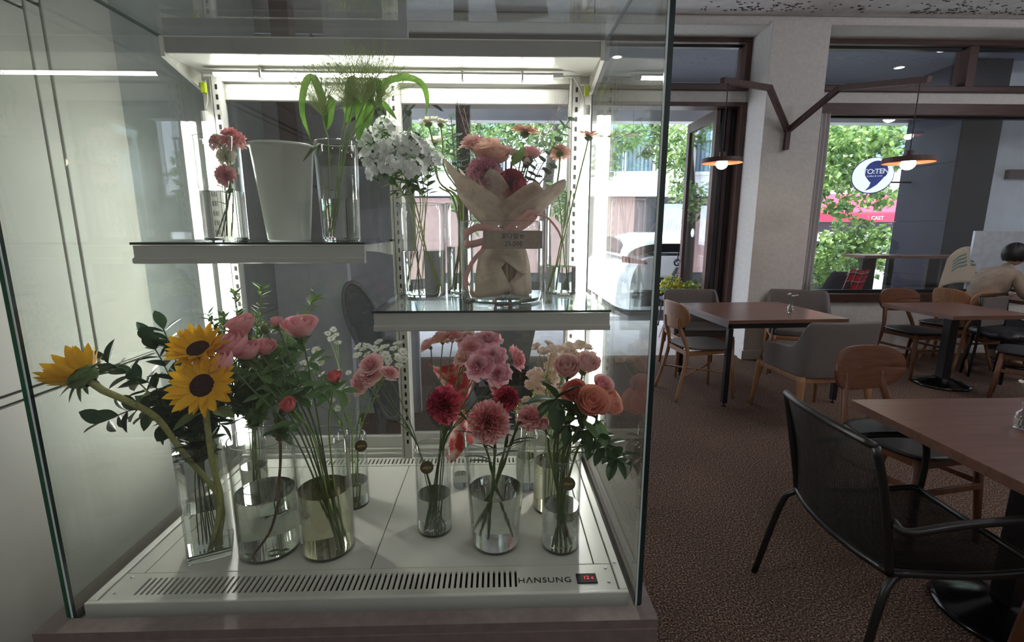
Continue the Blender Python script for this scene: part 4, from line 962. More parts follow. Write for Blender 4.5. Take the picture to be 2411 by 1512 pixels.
# ---- gerberas at the right end (vase F)
gerb('peach gerbera highest at the right, leaning to the side pane', at(1386, 322, 1.46), (.12, -.05, .98), .036, MP_apricot, smooth_path([F(vs_F, -.03, 0), rim(vs_F, .03, -.02, .28), at(1358, 440, 1.47), at(1380, 352, 1.46)], 5), 5, el=.25)
gerb('peach gerbera facing away, in front of the right post', at(1318, 362, 1.42), (.1, .6, .75), .031, MP_apricot, smooth_path([F(vs_F, .02, 0), rim(vs_F, -.01, -.02, .28), at(1312, 440, 1.43), at(1317, 395, 1.42)], 5), 6, el=.25)
for i in range(2):
    ft = F(vs_F, -.03 + .02 * i, .005); t = flower('green_stalk', 'grey-green stalk leaning in the gerbera vase at the right', 'stem', ft, 'stalks in the right gerbera vase'); stem(t, smooth_path([ft, rim(vs_F, .02 - .01 * i, -.01, .28), at(1345 - 14 * i, 450, 1.48)], 5), .0025, MS_green, 6)
# ---- cut carnations (vase A)
def short(label, p, n, R, m, seed, fx):
    ft = F(vs_A, fx, .0); p = V(p); n = V(n).normalized(); t = flower('cut_carnation', label, 'flower', ft); pth = smooth_path([ft, ft.lerp(p, .5) + V((.01, 0, 0)), p - n * R], 5); stem(t, pth, .0019, MS_dark, 6); carnation(t, p, n, R, m, 24, seed)
    put('leaf', lf_rose, pth[-4], (.6, -.5, .5), t, .034); put('leaf', lf_rose, pth[-6], (-.7, -.3, .4), t, .03); return t
short('pink carnation leaning over the rim of the upper left vase', at(547, 322, 1.41), (.35, -.2, .85), .034, MP_salmon, 11, -.02)
short('paler pink carnation at the left rim of the upper left vase', at(508, 330, 1.42), (-.4, -.3, .8), .024, MP_pinkpale, 12, .0)
short('white carnation half way down in the upper left vase', at(530, 362, 1.39), (.2, -.7, .4), .024, MP_cream, 13, .01)
short('pink carnation low inside the upper left vase', at(526, 408, 1.375), (-.15, -.75, .4), .027, MP_pink, 14, -.01)
# ---- fountain grass (vase B)
M_awn = mat('grass_hair', srgb(172, 190, 120), .6, col2=srgb(190, 204, 140), scale=60)
BLADES = {0: [([(766, 300), (765, 262), (752, 212), (736, 182), (722, 190), (712, 230), (712, 268), (722, 302), (735, 338)], .021), ([(768, 305), (775, 265), (780, 238), (772, 222)], .026)],
          1: [([(820, 290), (821, 240), (826, 190), (836, 178)], .026), ([(843, 330), (848, 275), (838, 238), (824, 222)], .024)],
          2: [([(838, 262), (842, 240), (858, 222), (872, 226), (874, 246)], .02), ([(846, 320), (856, 270), (866, 220), (870, 190)], .022)],
          3: [([(868, 250), (878, 205), (889, 194), (894, 232), (900, 268)], .02), ([(862, 300), (872, 250), (880, 232)], .026)],
          4: [([(892, 240), (905, 198), (938, 183), (974, 185), (998, 204), (1006, 238), (1003, 272)], .023), ([(900, 238), (916, 258), (934, 282)], .016)]}
blade = petal('grassblade', 1, .075, ML_grass, .5, .6, 0, -.35, 0, 10, 2, .25)
for i, (x, y, dp, bl, lab) in enumerate([(756, 250, 1.39, ((-.25, .3, .9, .26, -.9), (.55, -.3, .75, .14, 0)), 'furthest left, its blade bent down outside'), (822, 225, 1.41, ((.1, -.4, .9, .2, 0), (-.3, .2, .9, .13, 0)), 'with the broad upright blade in the middle'), (840, 210, 1.43, ((.2, .3, .9, .2, 0),), 'with the tallest feathery head'), (870, 215, 1.40, ((.4, -.4, .8, .24, 0), (-.3, -.3, .8, .15, 0)), 'with the curled dark blade'), (905, 220, 1.42, ((.8, -.1, .6, .25, 0), (.3, -.5, .6, .12, 0)), 'furthest right with the long blade over the post')]):
    ft = F(vs_B, -.03 + .003 * i, .006 * (i % 3 - 1)); mo = rim(vs_B, (-.02, .012, .018, .026, .03)[i], 0, .25); tip = at(x, y, dp)
    t = flower('fountain_grass', 'fountain grass stem in the upper shelf vase, ' + lab, 'grass', ft, 'fountain grass on the upper shelf'); pth = smooth_path([ft, mo, mo.lerp(tip, .5), tip], 6); stem(t, pth, .0021, MS_green, 6)
    for pts, wd in BLADES.get(i, ()):
        cp_ = smooth_path([at(px, py, dp + .012 * (j % 2)) for j, (px, py) in enumerate(pts)], 5); k = len(cp_); mb = MB(); vs_ = []
        for j, c_ in enumerate(cp_):
            u = j / (k - 1); tg = (cp_[min(j + 1, k - 1)] - cp_[max(j - 1, 0)]).normalized(); sd = tg.cross(V((.25, -.9, .3))).normalized(); w_ = wd / 2 * min(1, u * 4 + .35) * max(.04, (1 - u ** 3.5))
            vs_ += [c_ - sd * w_, c_ + V((0, .25 * w_, 0)), c_ + sd * w_]
        mb.add(vs_, [f_ for j in range(k - 1) for f_ in ((3 * j, 3 * j + 1, 3 * j + 4, 3 * j + 3), (3 * j + 1, 3 * j + 2, 3 * j + 5, 3 * j + 4))]); mb.build('blade', ML_grass, t, smooth=True, fixn=False)
    rr = random.Random(400 + i); hb = MB()
    for k in range(170):
        d = V((rr.gauss(0, .75) + (.3 if i > 3 else 0) - (.15 if i == 0 else 0), rr.gauss(0, .6), 1)).normalized(); l = rr.uniform(.06, .15); q = pth[int(rr.uniform(.84, .999) * (len(pth) - 1))]
        e = q + d * l + V((0, 0, -.012 * rr.random())); mdl = q + d * l * .5 + V((0, 0, .006))
        hb.tube([q, mdl, e], [.00045, .00035, .00022], 3, False)
        for z in range(2):
            g = mdl.lerp(e, rr.uniform(.2, 1)) + V((rr.uniform(-.008, .008), rr.uniform(-.008, .008), rr.uniform(-.004, .006))); hb.tube([mdl.lerp(e, .3), g], .0002, 3, False); hb.tube([g, g + d * .0035], [.0010, .0006], 3, False)
    tag(hb.build('seed_head', M_awn, t, fixn=False), kind='stuff')
t = flower('bent_grass_blade', 'dark dry leaf tip hanging over the white bucket', 'leaf', at(752, 330, 1.375)); q0 = at(752, 330, 1.375)
MB().tube([rim(vs_B, -.052, 0, .225), at(752, 338, 1.36), at(735, 352, 1.345), at(712, 382, 1.335)], [.002, .004, .005, .0005], 6, flat=.25).build('blade', ML_mid, t, smooth=True)
# ================================================================ paper-wrapped bouquet in the big cylinder
M_paper = mat('beige_wrapping_paper', srgb(240, 224, 208), .8, col2=srgb(212, 190, 172), scale=34, trans=.45, detail=8, bump=.05, lo=.46, hi=.72)
M_paperin = mat('beige_paper_print', srgb(216, 196, 180), .8, col2=srgb(238, 222, 206), scale=60, trans=.45, detail=6)
M_ribbon = mat('pink_ribbon', srgb(240, 178, 172), .45, col2=srgb(246, 196, 188), scale=20, trans=.25)
M_goldstem = mat('golden_cut_stems', srgb(196, 160, 96), .6, col2=srgb(120, 96, 60), scale=40, stretch=(12, 12, 1))
bc = V((.016, 1.398, 1.2625)); bq = thing('bouquet_wrap', 'beige paper wrap with pink ribbon round the bouquet in the big glass cylinder', 'bouquet', bc)
zw = 1.452
def skirt(u, v):
    z = bc.z + .004 + (zw - bc.z) * v
    gap = max(0, .42 - abs(v - .34) * 2.6) if v > .17 else max(0, .25 - v * 3)
    a = -pi / 2 + .12 + gap + u * (2 * pi - 2 * gap); r = .082 - .004 * v - .042 * v ** 2.6 + .003 * sin(a * 5) * (1 - v)
    return V((bc.x + r * cos(a), bc.y + r * .92 * sin(a), z))
MB().grid(skirt, 48, 14).build('skirt', M_paper, bq, smooth=True, solid=.0007)
def flap(p0, p1, p2, p3, bow=.012):
    p0, p1, p2, p3 = map(V, (p0, p1, p2, p3))
    return MB().grid(lambda u, v: p0.lerp(p1, u).lerp(p3.lerp(p2, u), v) + V((0, -bow * sin(pi * u), 0)), 6, 4).build('folded_flap', M_paper, bq, smooth=True, solid=.0007)
d0 = bc.y - .079
flap(at(1118, 668, d0 + .02), at(1180, 630, d0 - .002), at(1206, 683, d0 - .006), at(1122, 705, d0 + .012), .008)
flap(at(1204, 668, d0 - .004), at(1241, 640, d0 + .02), at(1246, 700, d0 + .014), at(1207, 690, d0 - .004), .006)
flap(at(1170, 600, d0 + .012), at(1222, 640, d0 + .004), at(1240, 650, d0 + .02), at(1236, 590, d0 + .034), .002)
gs = MB()
for k in range(16):
    a = 2.4 * k; r = .034 * ((k + .5) / 16) ** .5; p = V((bc.x + .012 + r * cos(a), bc.y - .02 + r * sin(a), bc.z + .004)); gs.tube([p, p + V((-r * .6 * cos(a), -r * .4 * sin(a), .19))], .0042, 6)
gs.build('cut_stems', M_goldstem, bq, smooth=True, fixn=False)
def sheet3(name, ang, hw, r1, ztip, tipdx=0, sag=0, r0=.04, m=None, z0=None, pw=1.25, lean=0):
    z0 = z0 or zw - .006
    def fn(u, v):
        s = u * 2 - 1; a = radians(ang) + radians(hw) * s * (1 - .35 * v ** 2) + lean * v
        q = v * (1 - .42 * abs(s) ** 1.5); r = r0 + (r1 - r0) * q ** pw
        return V((bc.x + r * cos(a) + tipdx * q, bc.y + r * sin(a) * .95, z0 + (ztip - z0) * q - sag * q * q * abs(s) + .004 * sin(s * 5 + ang) * q))
    return MB().grid(fn, 14, 10).build(name, m or M_paper, bq, smooth=True, solid=.0006)
sheet3('paper_petal', 196, 62, .160, 1.632, -.004, .01, pw=.8)
sheet3('paper_petal', 172, 56, .125, 1.615, 0, .0, m=M_paperin)
sheet3('paper_petal', 228, 66, .142, 1.585, -.012, .012, pw=.8)
sheet3('paper_petal', 258, 62, .105, 1.602, -.012, .006, pw=1.5, m=M_paperin)
sheet3('paper_petal', 298, 66, .135, 1.568, .02, .02, pw=.85)
sheet3('paper_petal', 330, 62, .165, 1.580, .02, .02, pw=.75)
sheet3('paper_petal', 2, 58, .150, 1.622, -.01, .01)
sheet3('paper_petal', 60, 60, .105, 1.60, 0, .02, m=M_paperin); sheet3('paper_petal', 120, 60, .105, 1.60, 0, .02, m=M_paperin)
MB().lathe([(.0405, -.010), (.0425, 0), (.0405, .010)], 32, c=(bc.x, bc.y, zw)).build('ribbon_band', M_ribbon, bq, smooth=True, solid=.0008)
def ribbon(pts, wd, name='ribbon_loop', up=(0, -.3, 1)):
    pts = smooth_path(pts, 6); k = len(pts); mb = MB(); vs = []
    for i, p in enumerate(pts):
        t = (pts[min(i + 1, k - 1)] - pts[max(i - 1, 0)]).normalized(); a = V(up) - t * t.dot(V(up)); a = a.normalized() if a.length > .05 else t.orthogonal().normalized()
        vs += [p - a * wd / 2, p + a * wd / 2]
    mb.add(vs, [(2 * i, 2 * i + 1, 2 * i + 3, 2 * i + 2) for i in range(k - 1)]); return mb.build(name, M_ribbon, bq, smooth=True, solid=.0006)
yf = bc.y - .05
ribbon([at(1185, 548, yf), at(1130, 535, yf - .02), at(1098, 552, yf - .03), at(1103, 575, yf - .035), at(1145, 566, yf - .02), at(1185, 552, yf)], .02)
ribbon([at(1185, 548, yf), at(1215, 520, yf - .02), at(1245, 502, yf - .03), at(1258, 508, yf - .035), at(1232, 532, yf - .02), at(1188, 552, yf)], .018)
ribbon([at(1178, 555, yf), at(1135, 590, yf - .03), at(1105, 630, yf - .035), at(1098, 670, yf - .02), at(1120, 700, yf - .0)], .012, 'ribbon_tail', (1, 0, .3))
ribbon([at(1245, 505, yf - .02), at(1285, 510, yf + .005), at(1312, 540, yf + .01), at(1322, 562, yf + .012)], .006, 'ribbon_tail')
# price card on the front of the cylinder
cy = bc.y - .1215; a0, a1 = at(1137, 543, cy), at(1277, 586, cy)
card = MB().box(a0.x, a1.x, cy - .0008, cy, a1.z, a0.z).build('price_card', mat('kraft_card', srgb(150, 134, 122), .8, col2=srgb(162, 146, 134), scale=60), None, off=((a0.x + a1.x) / 2, cy, (a0.z + a1.z) / 2))
tag(card, 'brown kraft price card with handwriting stuck on the big glass cylinder', 'card')
M_pencil = mat('pencil_ink', srgb(38, 33, 32), .8)
cm = wloc(card); RX = Matrix.Rotation(pi / 2, 4, 'X')
text('card_writing', '\uaf43\ub2e4\ubc1c', .0165, M_pencil, Matrix.Translation((cm.x - .008, cy - .0012, cm.z + .0085)) @ RX, card, .0001, 1.05)
text('card_price', '25,000', .0165, M_pencil, Matrix.Translation((cm.x + .002, cy - .0012, cm.z - .0105)) @ RX, card, .0001, 1.05)
hp = []
for i in range(25):
    a = 2 * pi * i / 24; hp.append(V((cm.x + .024 + .0052 * sin(a) ** 3, cy - .0012, cm.z + .0085 + .0048 / 16 * (13 * cos(a) - 5 * cos(2 * a) - 2 * cos(3 * a) - cos(4 * a)))))
MB().tube(hp, .0007, 5, False).build('card_heart', M_pencil, card, fixn=False)
# flowers of the bouquet
def bfl(name, label, p, n, R, build, lv=0, r=.0022, cat='flower', base=None):
    R *= 1.15; p = V(p); n = V(n).normalized(); f = base or V((bc.x + (p.x - bc.x) * .15, bc.y, zw - .05)); t = flower(name, label, cat, f)
    pth = smooth_path([f, f.lerp(p, .45) + V((0, 0, .01)), p - n * R * .7], 5); stem(t, pth, r, MS_green, 6); build(t, p, n, R)
    for k in range(lv): put('leaf', lf_rose, pth[-3 - k], (rnd.uniform(-1, 1), -.5, .3), t, .035)
    return t
car = lambda m, s: (lambda t, p, n, R: carnation(t, p, n, R, m, 34, s))
ros = lambda m, op=.9: (lambda t, p, n, R: rose(t, p, n, R, m, 'bq_' + m.name, 14, op))
spr = lambda m, s, m2=None: (lambda t, p, n, R: sprayrose(t, p, n, R, m, m2, 18, s))
bfl('carnation', 'cool pink carnation low at the left in the bouquet', at(1137, 398, 1.345), (-.25, -.6, .75), .042, car(MP_lilac, 31), 1)
bfl('carnation', 'crimson carnation deep between the paper folds of the bouquet', at(1205, 422, 1.345), (.1, -.6, .75), .034, car(MP_crim, 32))
bfl('peach_rose', 'peach rose at the top left of the bouquet', at(1140, 345, 1.38), (-.2, -.4, .9), .036, ros(MP_peach, 1.1), 1)
bfl('peach_rose', 'peach rose with open petals in the bouquet centre', at(1170, 360, 1.36), (.15, -.5, .8), .034, ros(MP_peach, 1.2), 1)
bfl('spray_rose', 'pale ruffled flower at the upper left edge of the bouquet', at(1108, 335, 1.41), (-.4, -.3, .8), .030, spr(MP_pinkpale, 33))
bfl('lisianthus', 'blush bud flower right of the peach roses in the bouquet', at(1192, 352, 1.38), (.1, -.2, .95), .020, ros(MP_pinkpale, .4))
bfl('lisianthus', 'cream half open flower beside the blush bud in the bouquet', at(1212, 362, 1.385), (.4, -.2, .85), .020, spr(MP_cream, 34))
bfl('gerbera', 'peach gerbera seen from the side, standing tall from the bouquet', at(1237, 312, 1.40), (.15, -.05, .95), .036, lambda t, p, n, R: (MB().lathe([(R * .1, -R * .34), (R * .3, -R * .22), (R * .36, -R * .03), (R * .2, 0)], 12, mtx=frame_z(p, n)).build('calyx', M_calyx, t, smooth=True, fixn=False), daisy(t, p, n, R, MP_apricot, 18, 2, None, .2, .3, .22, 35, .3)))
bfl('lisianthus', 'pink lisianthus right of the tall gerbera', at(1253, 357, 1.40), (.2, -.3, .9), .024, ros(MP_pink, .8))
bfl('rosebud', 'pink bud beside the tall gerbera stalk', at(1236, 365, 1.39), (-.1, -.3, .9), .011, lambda t, p, n, R: bud(t, p, n, R, MP_pink, 1.6))
bfl('rosebud', 'small pink bud hanging at the right paper edge of the bouquet', at(1240, 382, 1.37), (.1, -.5, .7), .009, lambda t, p, n, R: bud(t, p, n, R, MP_pinkpale, 1.6))
for i, (x, y, dp, n, lab) in enumerate([(1340, 283, 1.40, 9, 'reaching out high to the right'), (1265, 385, 1.37, 7, 'with dark leaves right of the gerbera stalk'), (1090, 360, 1.40, 7, 'at the left edge of the paper'), (1215, 395, 1.36, 6, 'in the middle above the crimson carnation'), (1300, 395, 1.39, 6, 'below the gerbera that faces away'), (1150, 410, 1.34, 5, 'shaded below the pink carnation')]):
    f = V((bc.x + .002 * i, bc.y, zw - .05)); tip = at(x, y, dp); t = flower('eucalyptus_branch', 'eucalyptus branch of the bouquet ' + lab, 'greenery', f)
    pth = smooth_path([f, f.lerp(tip, .5) + V((0, 0, .02)), tip], 7); stem(t, pth, .0015, MS_dark, 5); sprig(t, pth, lf_euc, .034 if i else .025, n, .5, 1, 1, 1, 500 + i, True, .3)
bfl('rose_greenery', 'bright green rose leaf standing up behind the bouquet roses', at(1205, 372, 1.36), (.2, -.2, .9), .01, lambda t, p, n, R: put('leaf', lf_young, p - V((0, 0, .02)), (.6, -.1, .8), t, .06, (0, -1, .2)), 0, .0015, 'greenery')
M_dry = mat('dry_grass', srgb(150, 132, 128), .8, col2=srgb(176, 156, 148), scale=50)
for i, (x, y, dx) in enumerate(((1075, 235, -40), (1092, 255, 30), (1318, 250, 60), (1285, 290, 40), (1255, 340, 30))):
    f = V((bc.x + (-.02 if i < 2 else .03), bc.y + .05, zw - .03)); tip = at(x, y, 1.47); t = flower('dry_grass_sprig', 'thin dry branching sprig behind the bouquet, ' + ('far upper left', 'bent, upper left', 'long, against the right door stile', 'fine, right of the tall gerbera', 'short, over the pink lisianthus')[i], 'grass', f)
    pth = smooth_path([f, f.lerp(tip, .6), tip], 8); stem(t, pth, .0008, M_dry, 4); rr = random.Random(i); b = MB()
    for k in range(34):
        q = pth[int(rr.uniform(.5, 1) * (len(pth) - 1))]; d = V((rr.gauss(0, .5), rr.gauss(0, .3), rr.uniform(.2, 1))).normalized() * rr.uniform(.02, .06); b.tube([q, q + d * .5 + V((0, 0, .003)), q + d], .0003, 3, False)
    tag(b.build('side_twigs', M_dry, t, fixn=False), kind='stuff')
# ================================================================ cafe furniture
M_tabletop = wood('walnut_table_top', srgb(100, 68, 58), srgb(122, 86, 74), .32, 'x', 4)
M_tableedge = wood('walnut_edge_band', srgb(96, 66, 54), srgb(116, 82, 66), .45, 'x', 4)
M_oak = wood('light_oak', srgb(150, 106, 72), srgb(172, 126, 90), .45, 'z', 5)
M_teak = wood('honey_brown_wood', srgb(92, 56, 37), srgb(114, 73, 50), .35, 'x', 6, .2)
M_teakleg = wood('honey_brown_leg', srgb(96, 60, 42), srgb(116, 76, 54), .4, 'z', 6)
M_greyfab = mat('grey_leatherette', srgb(104, 97, 93), .55, col2=srgb(112, 105, 101), scale=120, bump=.05)
M_blackseat = mat('black_leatherette', srgb(30, 30, 34), .42, col2=srgb(38, 38, 42), scale=60, bump=.05)
M_blackgloss = mat('black_gloss_metal', srgb(14, 14, 16), .18, col2=srgb(18, 18, 20), scale=10)
M_tubeblk = mat('black_powder_tube', srgb(20, 20, 19), .38, col2=srgb(26, 26, 24), scale=40)
def slabtop(t, sx, sy, z0, z1):
    o = MB().box(-sx / 2, sx / 2, -sy / 2, sy / 2, z0, z1).build('table_top', [M_tabletop, M_tableedge], t, local=True, bevel=.0015)
    for p in o.data.polygons:
        if abs(p.normal.z) < .5: p.material_index = 1
def leg_table(label, x, y, rz, sx, sy):
    t = thing('leg_table', label, 'table', (x, y, 0), rz); slabtop(t, sx, sy, .70, .73); a, b = sx / 2 - .03, sy / 2 - .03
    fr = MB(); 
    for q in (-1, 1): fr.box(-a, a, q * b - .015, q * b + .015, .66, .70); fr.box(q * a - .015, q * a + .015, -b, b, .66, .70)
    fr.build('frame', M_blackmetal, t, local=True)
    for i in (-1, 1):
        for j in (-1, 1):
            l = MB().box(i * a - .02, i * a + .02, j * b - .02, j * b + .02, .03, .66).build('leg', M_blackmetal, t, local=True, bevel=.002)
            MB().lathe([(.0001, 0), (.018, 0), (.018, .006), (.006, .01), (.006, .03)], 12, c=(i * a, j * b, 0)).build('foot', M_blackmetal, l, local=True)
    return t
def ped_table(label, x, y, rz, sx, sy):
    t = thing('pedestal_table', label, 'table', (x, y, 0), rz); slabtop(t, sx, sy, .695, .73)
    MB().lathe([(.0001, .0), (.215, .0), (.222, .006), (.222, .018), (.205, .026), (.15, .048), (.09, .068), (.06, .078), (.0001, .08)], 44).build('base', M_blackgloss, t, smooth=True, local=True)
    MB().box(-.04, .04, -.04, .04, .07, .68).build('column', M_blackmetal, t, local=True, bevel=.004)
    MB().box(-.16, .16, -.16, .16, .680, .695).build('top_plate', M_blackmetal, t, local=True)
    return t
def wood_chair(label, x, y, rz, wm, lm, seatm, stretch='h', group=None, scale=1, low=False):
    """plywood-back dining chair; local front is -Y"""
    t = thing('wooden_chair', label, 'chair', (x, y, 0), rz, group)
    W, HB, zc = .225, .118, .722
    def back(u, v):
        a = u * 2 * pi; c, s_ = cos(a), sin(a)
        px = W * abs(c) ** .62 * (1 if c > 0 else -1); pz = HB * abs(s_) ** .72 * (1 if s_ > 0 else -1)
        px *= 1 - .20 * max(0, -s_) ** 1.2; px *= v; pz *= v
        return V((px, .235 + .055 - 1.15 * px * px + .12 * pz, zc + pz))
    MB().grid(back, 40, 6).build('backrest', wm, t, smooth=True, local=True, solid=.013, bevel=.003)
    for i in (-1, 1):
        MB().tube(smooth_path([(i * .21, .30, 0), (i * .185, .235, .25), (i * .17, .205, .43), (i * .125, .262, .62), (i * .12, .278, .70)], 4), [.014] * 4 + [.017] * 6 + [.019] * 4 + [.015] * 3, 8).build('leg', lm, t, smooth=True, local=True)
        MB().tube([(i * .205, -.225, 0), (i * .19, -.205, .25), (i * .175, -.19, .44)], [.013, .018, .021], 8).build('leg', lm, t, smooth=True, local=True)
    f = MB()
    for i in (-1, 1): f.prism([(-.20, .40), (.21, .385), (.21, .425), (-.20, .437)], 'x', i * .168 - .010, i * .168 + .010)
    f.box(-.17, .17, -.20, -.18, .395, .437); f.box(-.165, .165, .19, .21, .385, .425); f.build('seat_frame', lm, t, local=True, bevel=.003)
    def seat(u, v):
        a = u * 2 * pi; c, s_ = cos(a), sin(a); px = .232 * abs(c) ** .5 * (1 if c > 0 else -1); py = .235 * abs(s_) ** .55 * (1 if s_ > 0 else -1)
        px *= 1 - .12 * max(0, s_); k = min(1, v * 2) if v < .5 else 1 - (v - .5) * 2
        z = .438 + (.0 if v < .5 else .0) + .034 * (v if v < .5 else (.5 + (v - .5) * .4)) * 1.3
        r = k if v < .5 else max(0, k); return V((px * (1 if .2 < v <= .5 else (.94 if v <= .2 else r ** .5 * .99)) * (1 if v > 0 else 0), py * (1 if .2 < v <= .5 else (.94 if v <= .2 else r ** .5 * .99)) * (1 if v > 0 else 0) - .005, z))
    MB().grid(seat, 36, 10).build('seat', seatm, t, smooth=True, local=True)
    if stretch == 'x':
        for i in (-1, 1): MB().tube([(i * .195, .245, .21), (-i * .198, -.21, .21 + .012 * i)], .009, 8).build('stretcher', lm, t, smooth=True, local=True)
    else:
        MB().box(-.19, .19, -.218, -.204, .27, .30).build('stretcher', lm, t, local=True, bevel=.003)
        for i in (-1, 1): MB().prism([(-.21, .285), (.24, .27), (.24, .295), (0, .30), (-.21, .315)], 'x', i * .19 - .007, i * .19 + .007).build('stretcher', lm, t, local=True, bevel=.003)
    return t
def tub_chair(label, x, y, rz, group=None):
    """grey upholstered armchair on a wooden frame; local front is -Y"""
    t = thing('tub_armchair', label, 'chair', (x, y, 0), rz, group)
    def shell(u, v):
        s_ = u * 2 - 1; a = abs(s_)
        top = .81 if a < .42 else (.81 - .20 * min(1, (a - .42) / .22) ** 1 * (3 - 2 * min(1, (a - .42) / .22)) * min(1, (a - .42) / .22) if a < .64 else .61 - .03 * (a - .64) / .36)
        bw, dp = .262, .27; z = .40 + (top - .40) * v; fl = 1 + .03 * v
        if a < .36: x_ = s_ / .36 * bw * .86; y_ = dp - .02 * (s_ / .36) ** 2
        elif a < .56:
            q = (a - .36) / .20 * pi / 2; x_ = (bw * .86 + .045 * sin(q)) * (1 if s_ > 0 else -1); y_ = dp - .02 - .075 * (1 - cos(q))
        else: q = (a - .56) / .44; x_ = (bw * .86 + .045) * (1 if s_ > 0 else -1); y_ = dp - .095 - .36 * q
        return V((x_ * fl, y_ * (1 + .12 * v if y_ > 0 else 1) , z))
    MB().grid(shell, 50, 8).build('shell', M_greyfab, t, smooth=True, local=True, solid=.034, bevel=.012, seg=3)
    MB().box(-.245, .245, -.27, .22, .40, .47).build('seat', M_greyfab, t, local=True, bevel=.022, seg=3)
    f = MB()
    f.box(-.255, .255, .215, .25, .355, .40); f.box(-.25, .25, -.275, -.245, .36, .40)
    for i in (-1, 1): f.box(i * .255 - .016, i * .255 + .016, -.26, .23, .355, .40)
    f.build('seat_frame', M_oak, t, local=True, bevel=.008)
    for i in (-1, 1):
        for yy, o in ((.235, .05), (-.26, -.035)):
            MB().tube([(i * .285, yy + o, 0), (i * .268, yy + o * .4, .22), (i * .256, yy, .36), (i * .25, yy * .96, .40)], [.013, .02, .03, .034], 8).build('leg', M_oak, t, smooth=True, local=True)
    return t
def mesh_chair(label, x, y, rz):
    """black steel armchair with woven wire back and seat; local front is -Y"""
    t = thing('mesh_armchair', label, 'chair', (x, y, 0), rz)
    W = .245; r = .0125
    bl = lambda i: smooth_path([(i * W, .245, .425), (i * W, .262, .52), (i * W, .30, .70), (i * (W - .01), .335, .83)], 5)
    bowt = lambda q: V(((W - .01) * q, .335 + .05 * (1 - q * q), .83 + .018 * (1 - q * q)))
    bowb = lambda q: V((W * q, .245 + .045 * (1 - q * q), .425))
    fr = MB()
    for i in (-1, 1): fr.tube(bl(i), r, 8)
    fr.tube([bowt(q / 8 - 1) for q in range(17)], r, 8); fr.tube([bowb(q / 8 - 1) for q in range(17)], r, 8)
    fr.build('back_frame', M_tubeblk, t, smooth=True, local=True)
    sf = MB()
    for i in (-1, 1): sf.tube(smooth_path([(i * W, .245, .425), (i * W, .0, .415), (i * W, -.20, .43), (i * (W - .01), -.235, .425)], 4), r * .95, 8)
    sf.tube([(W - .01, -.235, .425), (0, -.245, .42), (-W + .01, -.235, .425)], r * .95, 8); sf.build('seat_frame', M_tubeblk, t, smooth=True, local=True)
    def bp(q, v):
        a, b = bowb(q), bowt(q); p = a.lerp(b, v); p.y += -.016 * sin(pi * v); return p
    wr = MB()
    for k in range(64): wr.tube([bp(-1 + j / 5, (k + .6) / 65) for j in range(11)], .0024, 3, False)
    for k in range(1, 40): wr.tube([bp(-1 + 2 * k / 40, j / 6) for j in range(7)], .0008, 3, False)
    tag(wr.build('back_mesh', M_tubeblk, t, local=True, fixn=False), kind='stuff')
    sw = MB(); sp = lambda q, v: V((W * q * (1 - .04 * v), .245 + .045 * (1 - q * q) * (1 - v) - .485 * v, .425 - .012 * sin(pi * v) - .008 * (1 - q * q)))
    for k in range(70): sw.tube([sp(-1 + j / 4, (k + .5) / 70) for j in range(9)], .0024, 3, False)
    for k in range(1, 40): sw.tube([sp(-1 + 2 * k / 40, j / 5) for j in range(6)], .0008, 3, False)
    tag(sw.build('seat_mesh', M_tubeblk, t, local=True, fixn=False), kind='stuff')
    for i in (-1, 1):
        MB().tube(smooth_path([(i * W, .262, .60), (i * (W + .035), .24, .585), (i * (W + .045), .10, .615), (i * (W + .045), -.12, .635), (i * (W + .04), -.25, .62), (i * (W + .035), -.285, .54), (i * (W + .03), -.27, .30), (i * (W + .035), -.285, 0)], 5), r, 8).build('arm', M_tubeblk, t, smooth=True, local=True)
        MB().tube(smooth_path([(i * (W - .01), .20, .418), (i * (W + .012), .25, .40), (i * (W + .03), .285, .33), (i * (W + .055), .35, 0)], 5), r, 8).build('leg', M_tubeblk, t, smooth=True, local=True)
    return t
leg_table('brown square table on four black legs, carrying a bud vase, mid cafe', 2.33, 4.24, radians(3), 1.02, .94)
ped_table('brown square table on a black pedestal under the wide window', 4.19, 4.27, radians(2), .76, .74)
ped_table('large brown table at the front right edge by the mesh chair', 1.92, 1.54, 0, .82, .79)
wood_chair('light oak chair with a curved plywood back and grey seat left of the middle table', 1.79, 4.13, radians(90 + 6), M_oak, M_oak, M_greyfab, 'x')
tub_chair('grey tub armchair in front of the middle table, its back to the viewer', 2.42, 3.53, radians(184))
tub_chair('grey tub armchair behind the middle table, nearest the open door', 2.06, 4.86, radians(-3), None)
tub_chair('grey tub armchair behind the middle table, below the curtain', 3.10, 4.80, radians(-24), None)
wood_chair('honey brown chair with black seat and rounded back beyond the mesh chair', 2.0, 2.16, radians(11), M_teak, M_teakleg, M_blackseat)
mesh_chair('black metal armchair with woven mesh back at the front right table', 1.435, 1.50, radians(88))
wood_chair('brown chair with black seat left of the pedestal table, below the window', 4.20, 4.64, radians(3), M_teak, M_teakleg, M_blackseat)
wood_chair('light wooden chair behind the pedestal table, beside the sitting person', 4.86, 4.95, radians(200), M_oak, M_oak, M_blackseat)
wood_chair('brown chair with black seat cut by the right edge, at the pedestal table', 4.42, 3.72, radians(-140), M_teak, M_teakleg, M_blackseat)
wood_chair('brown chair with rounded black seat in the bottom right corner, before the big table', 1.78, 1.02, radians(178), M_teak, M_teakleg, M_blackseat)
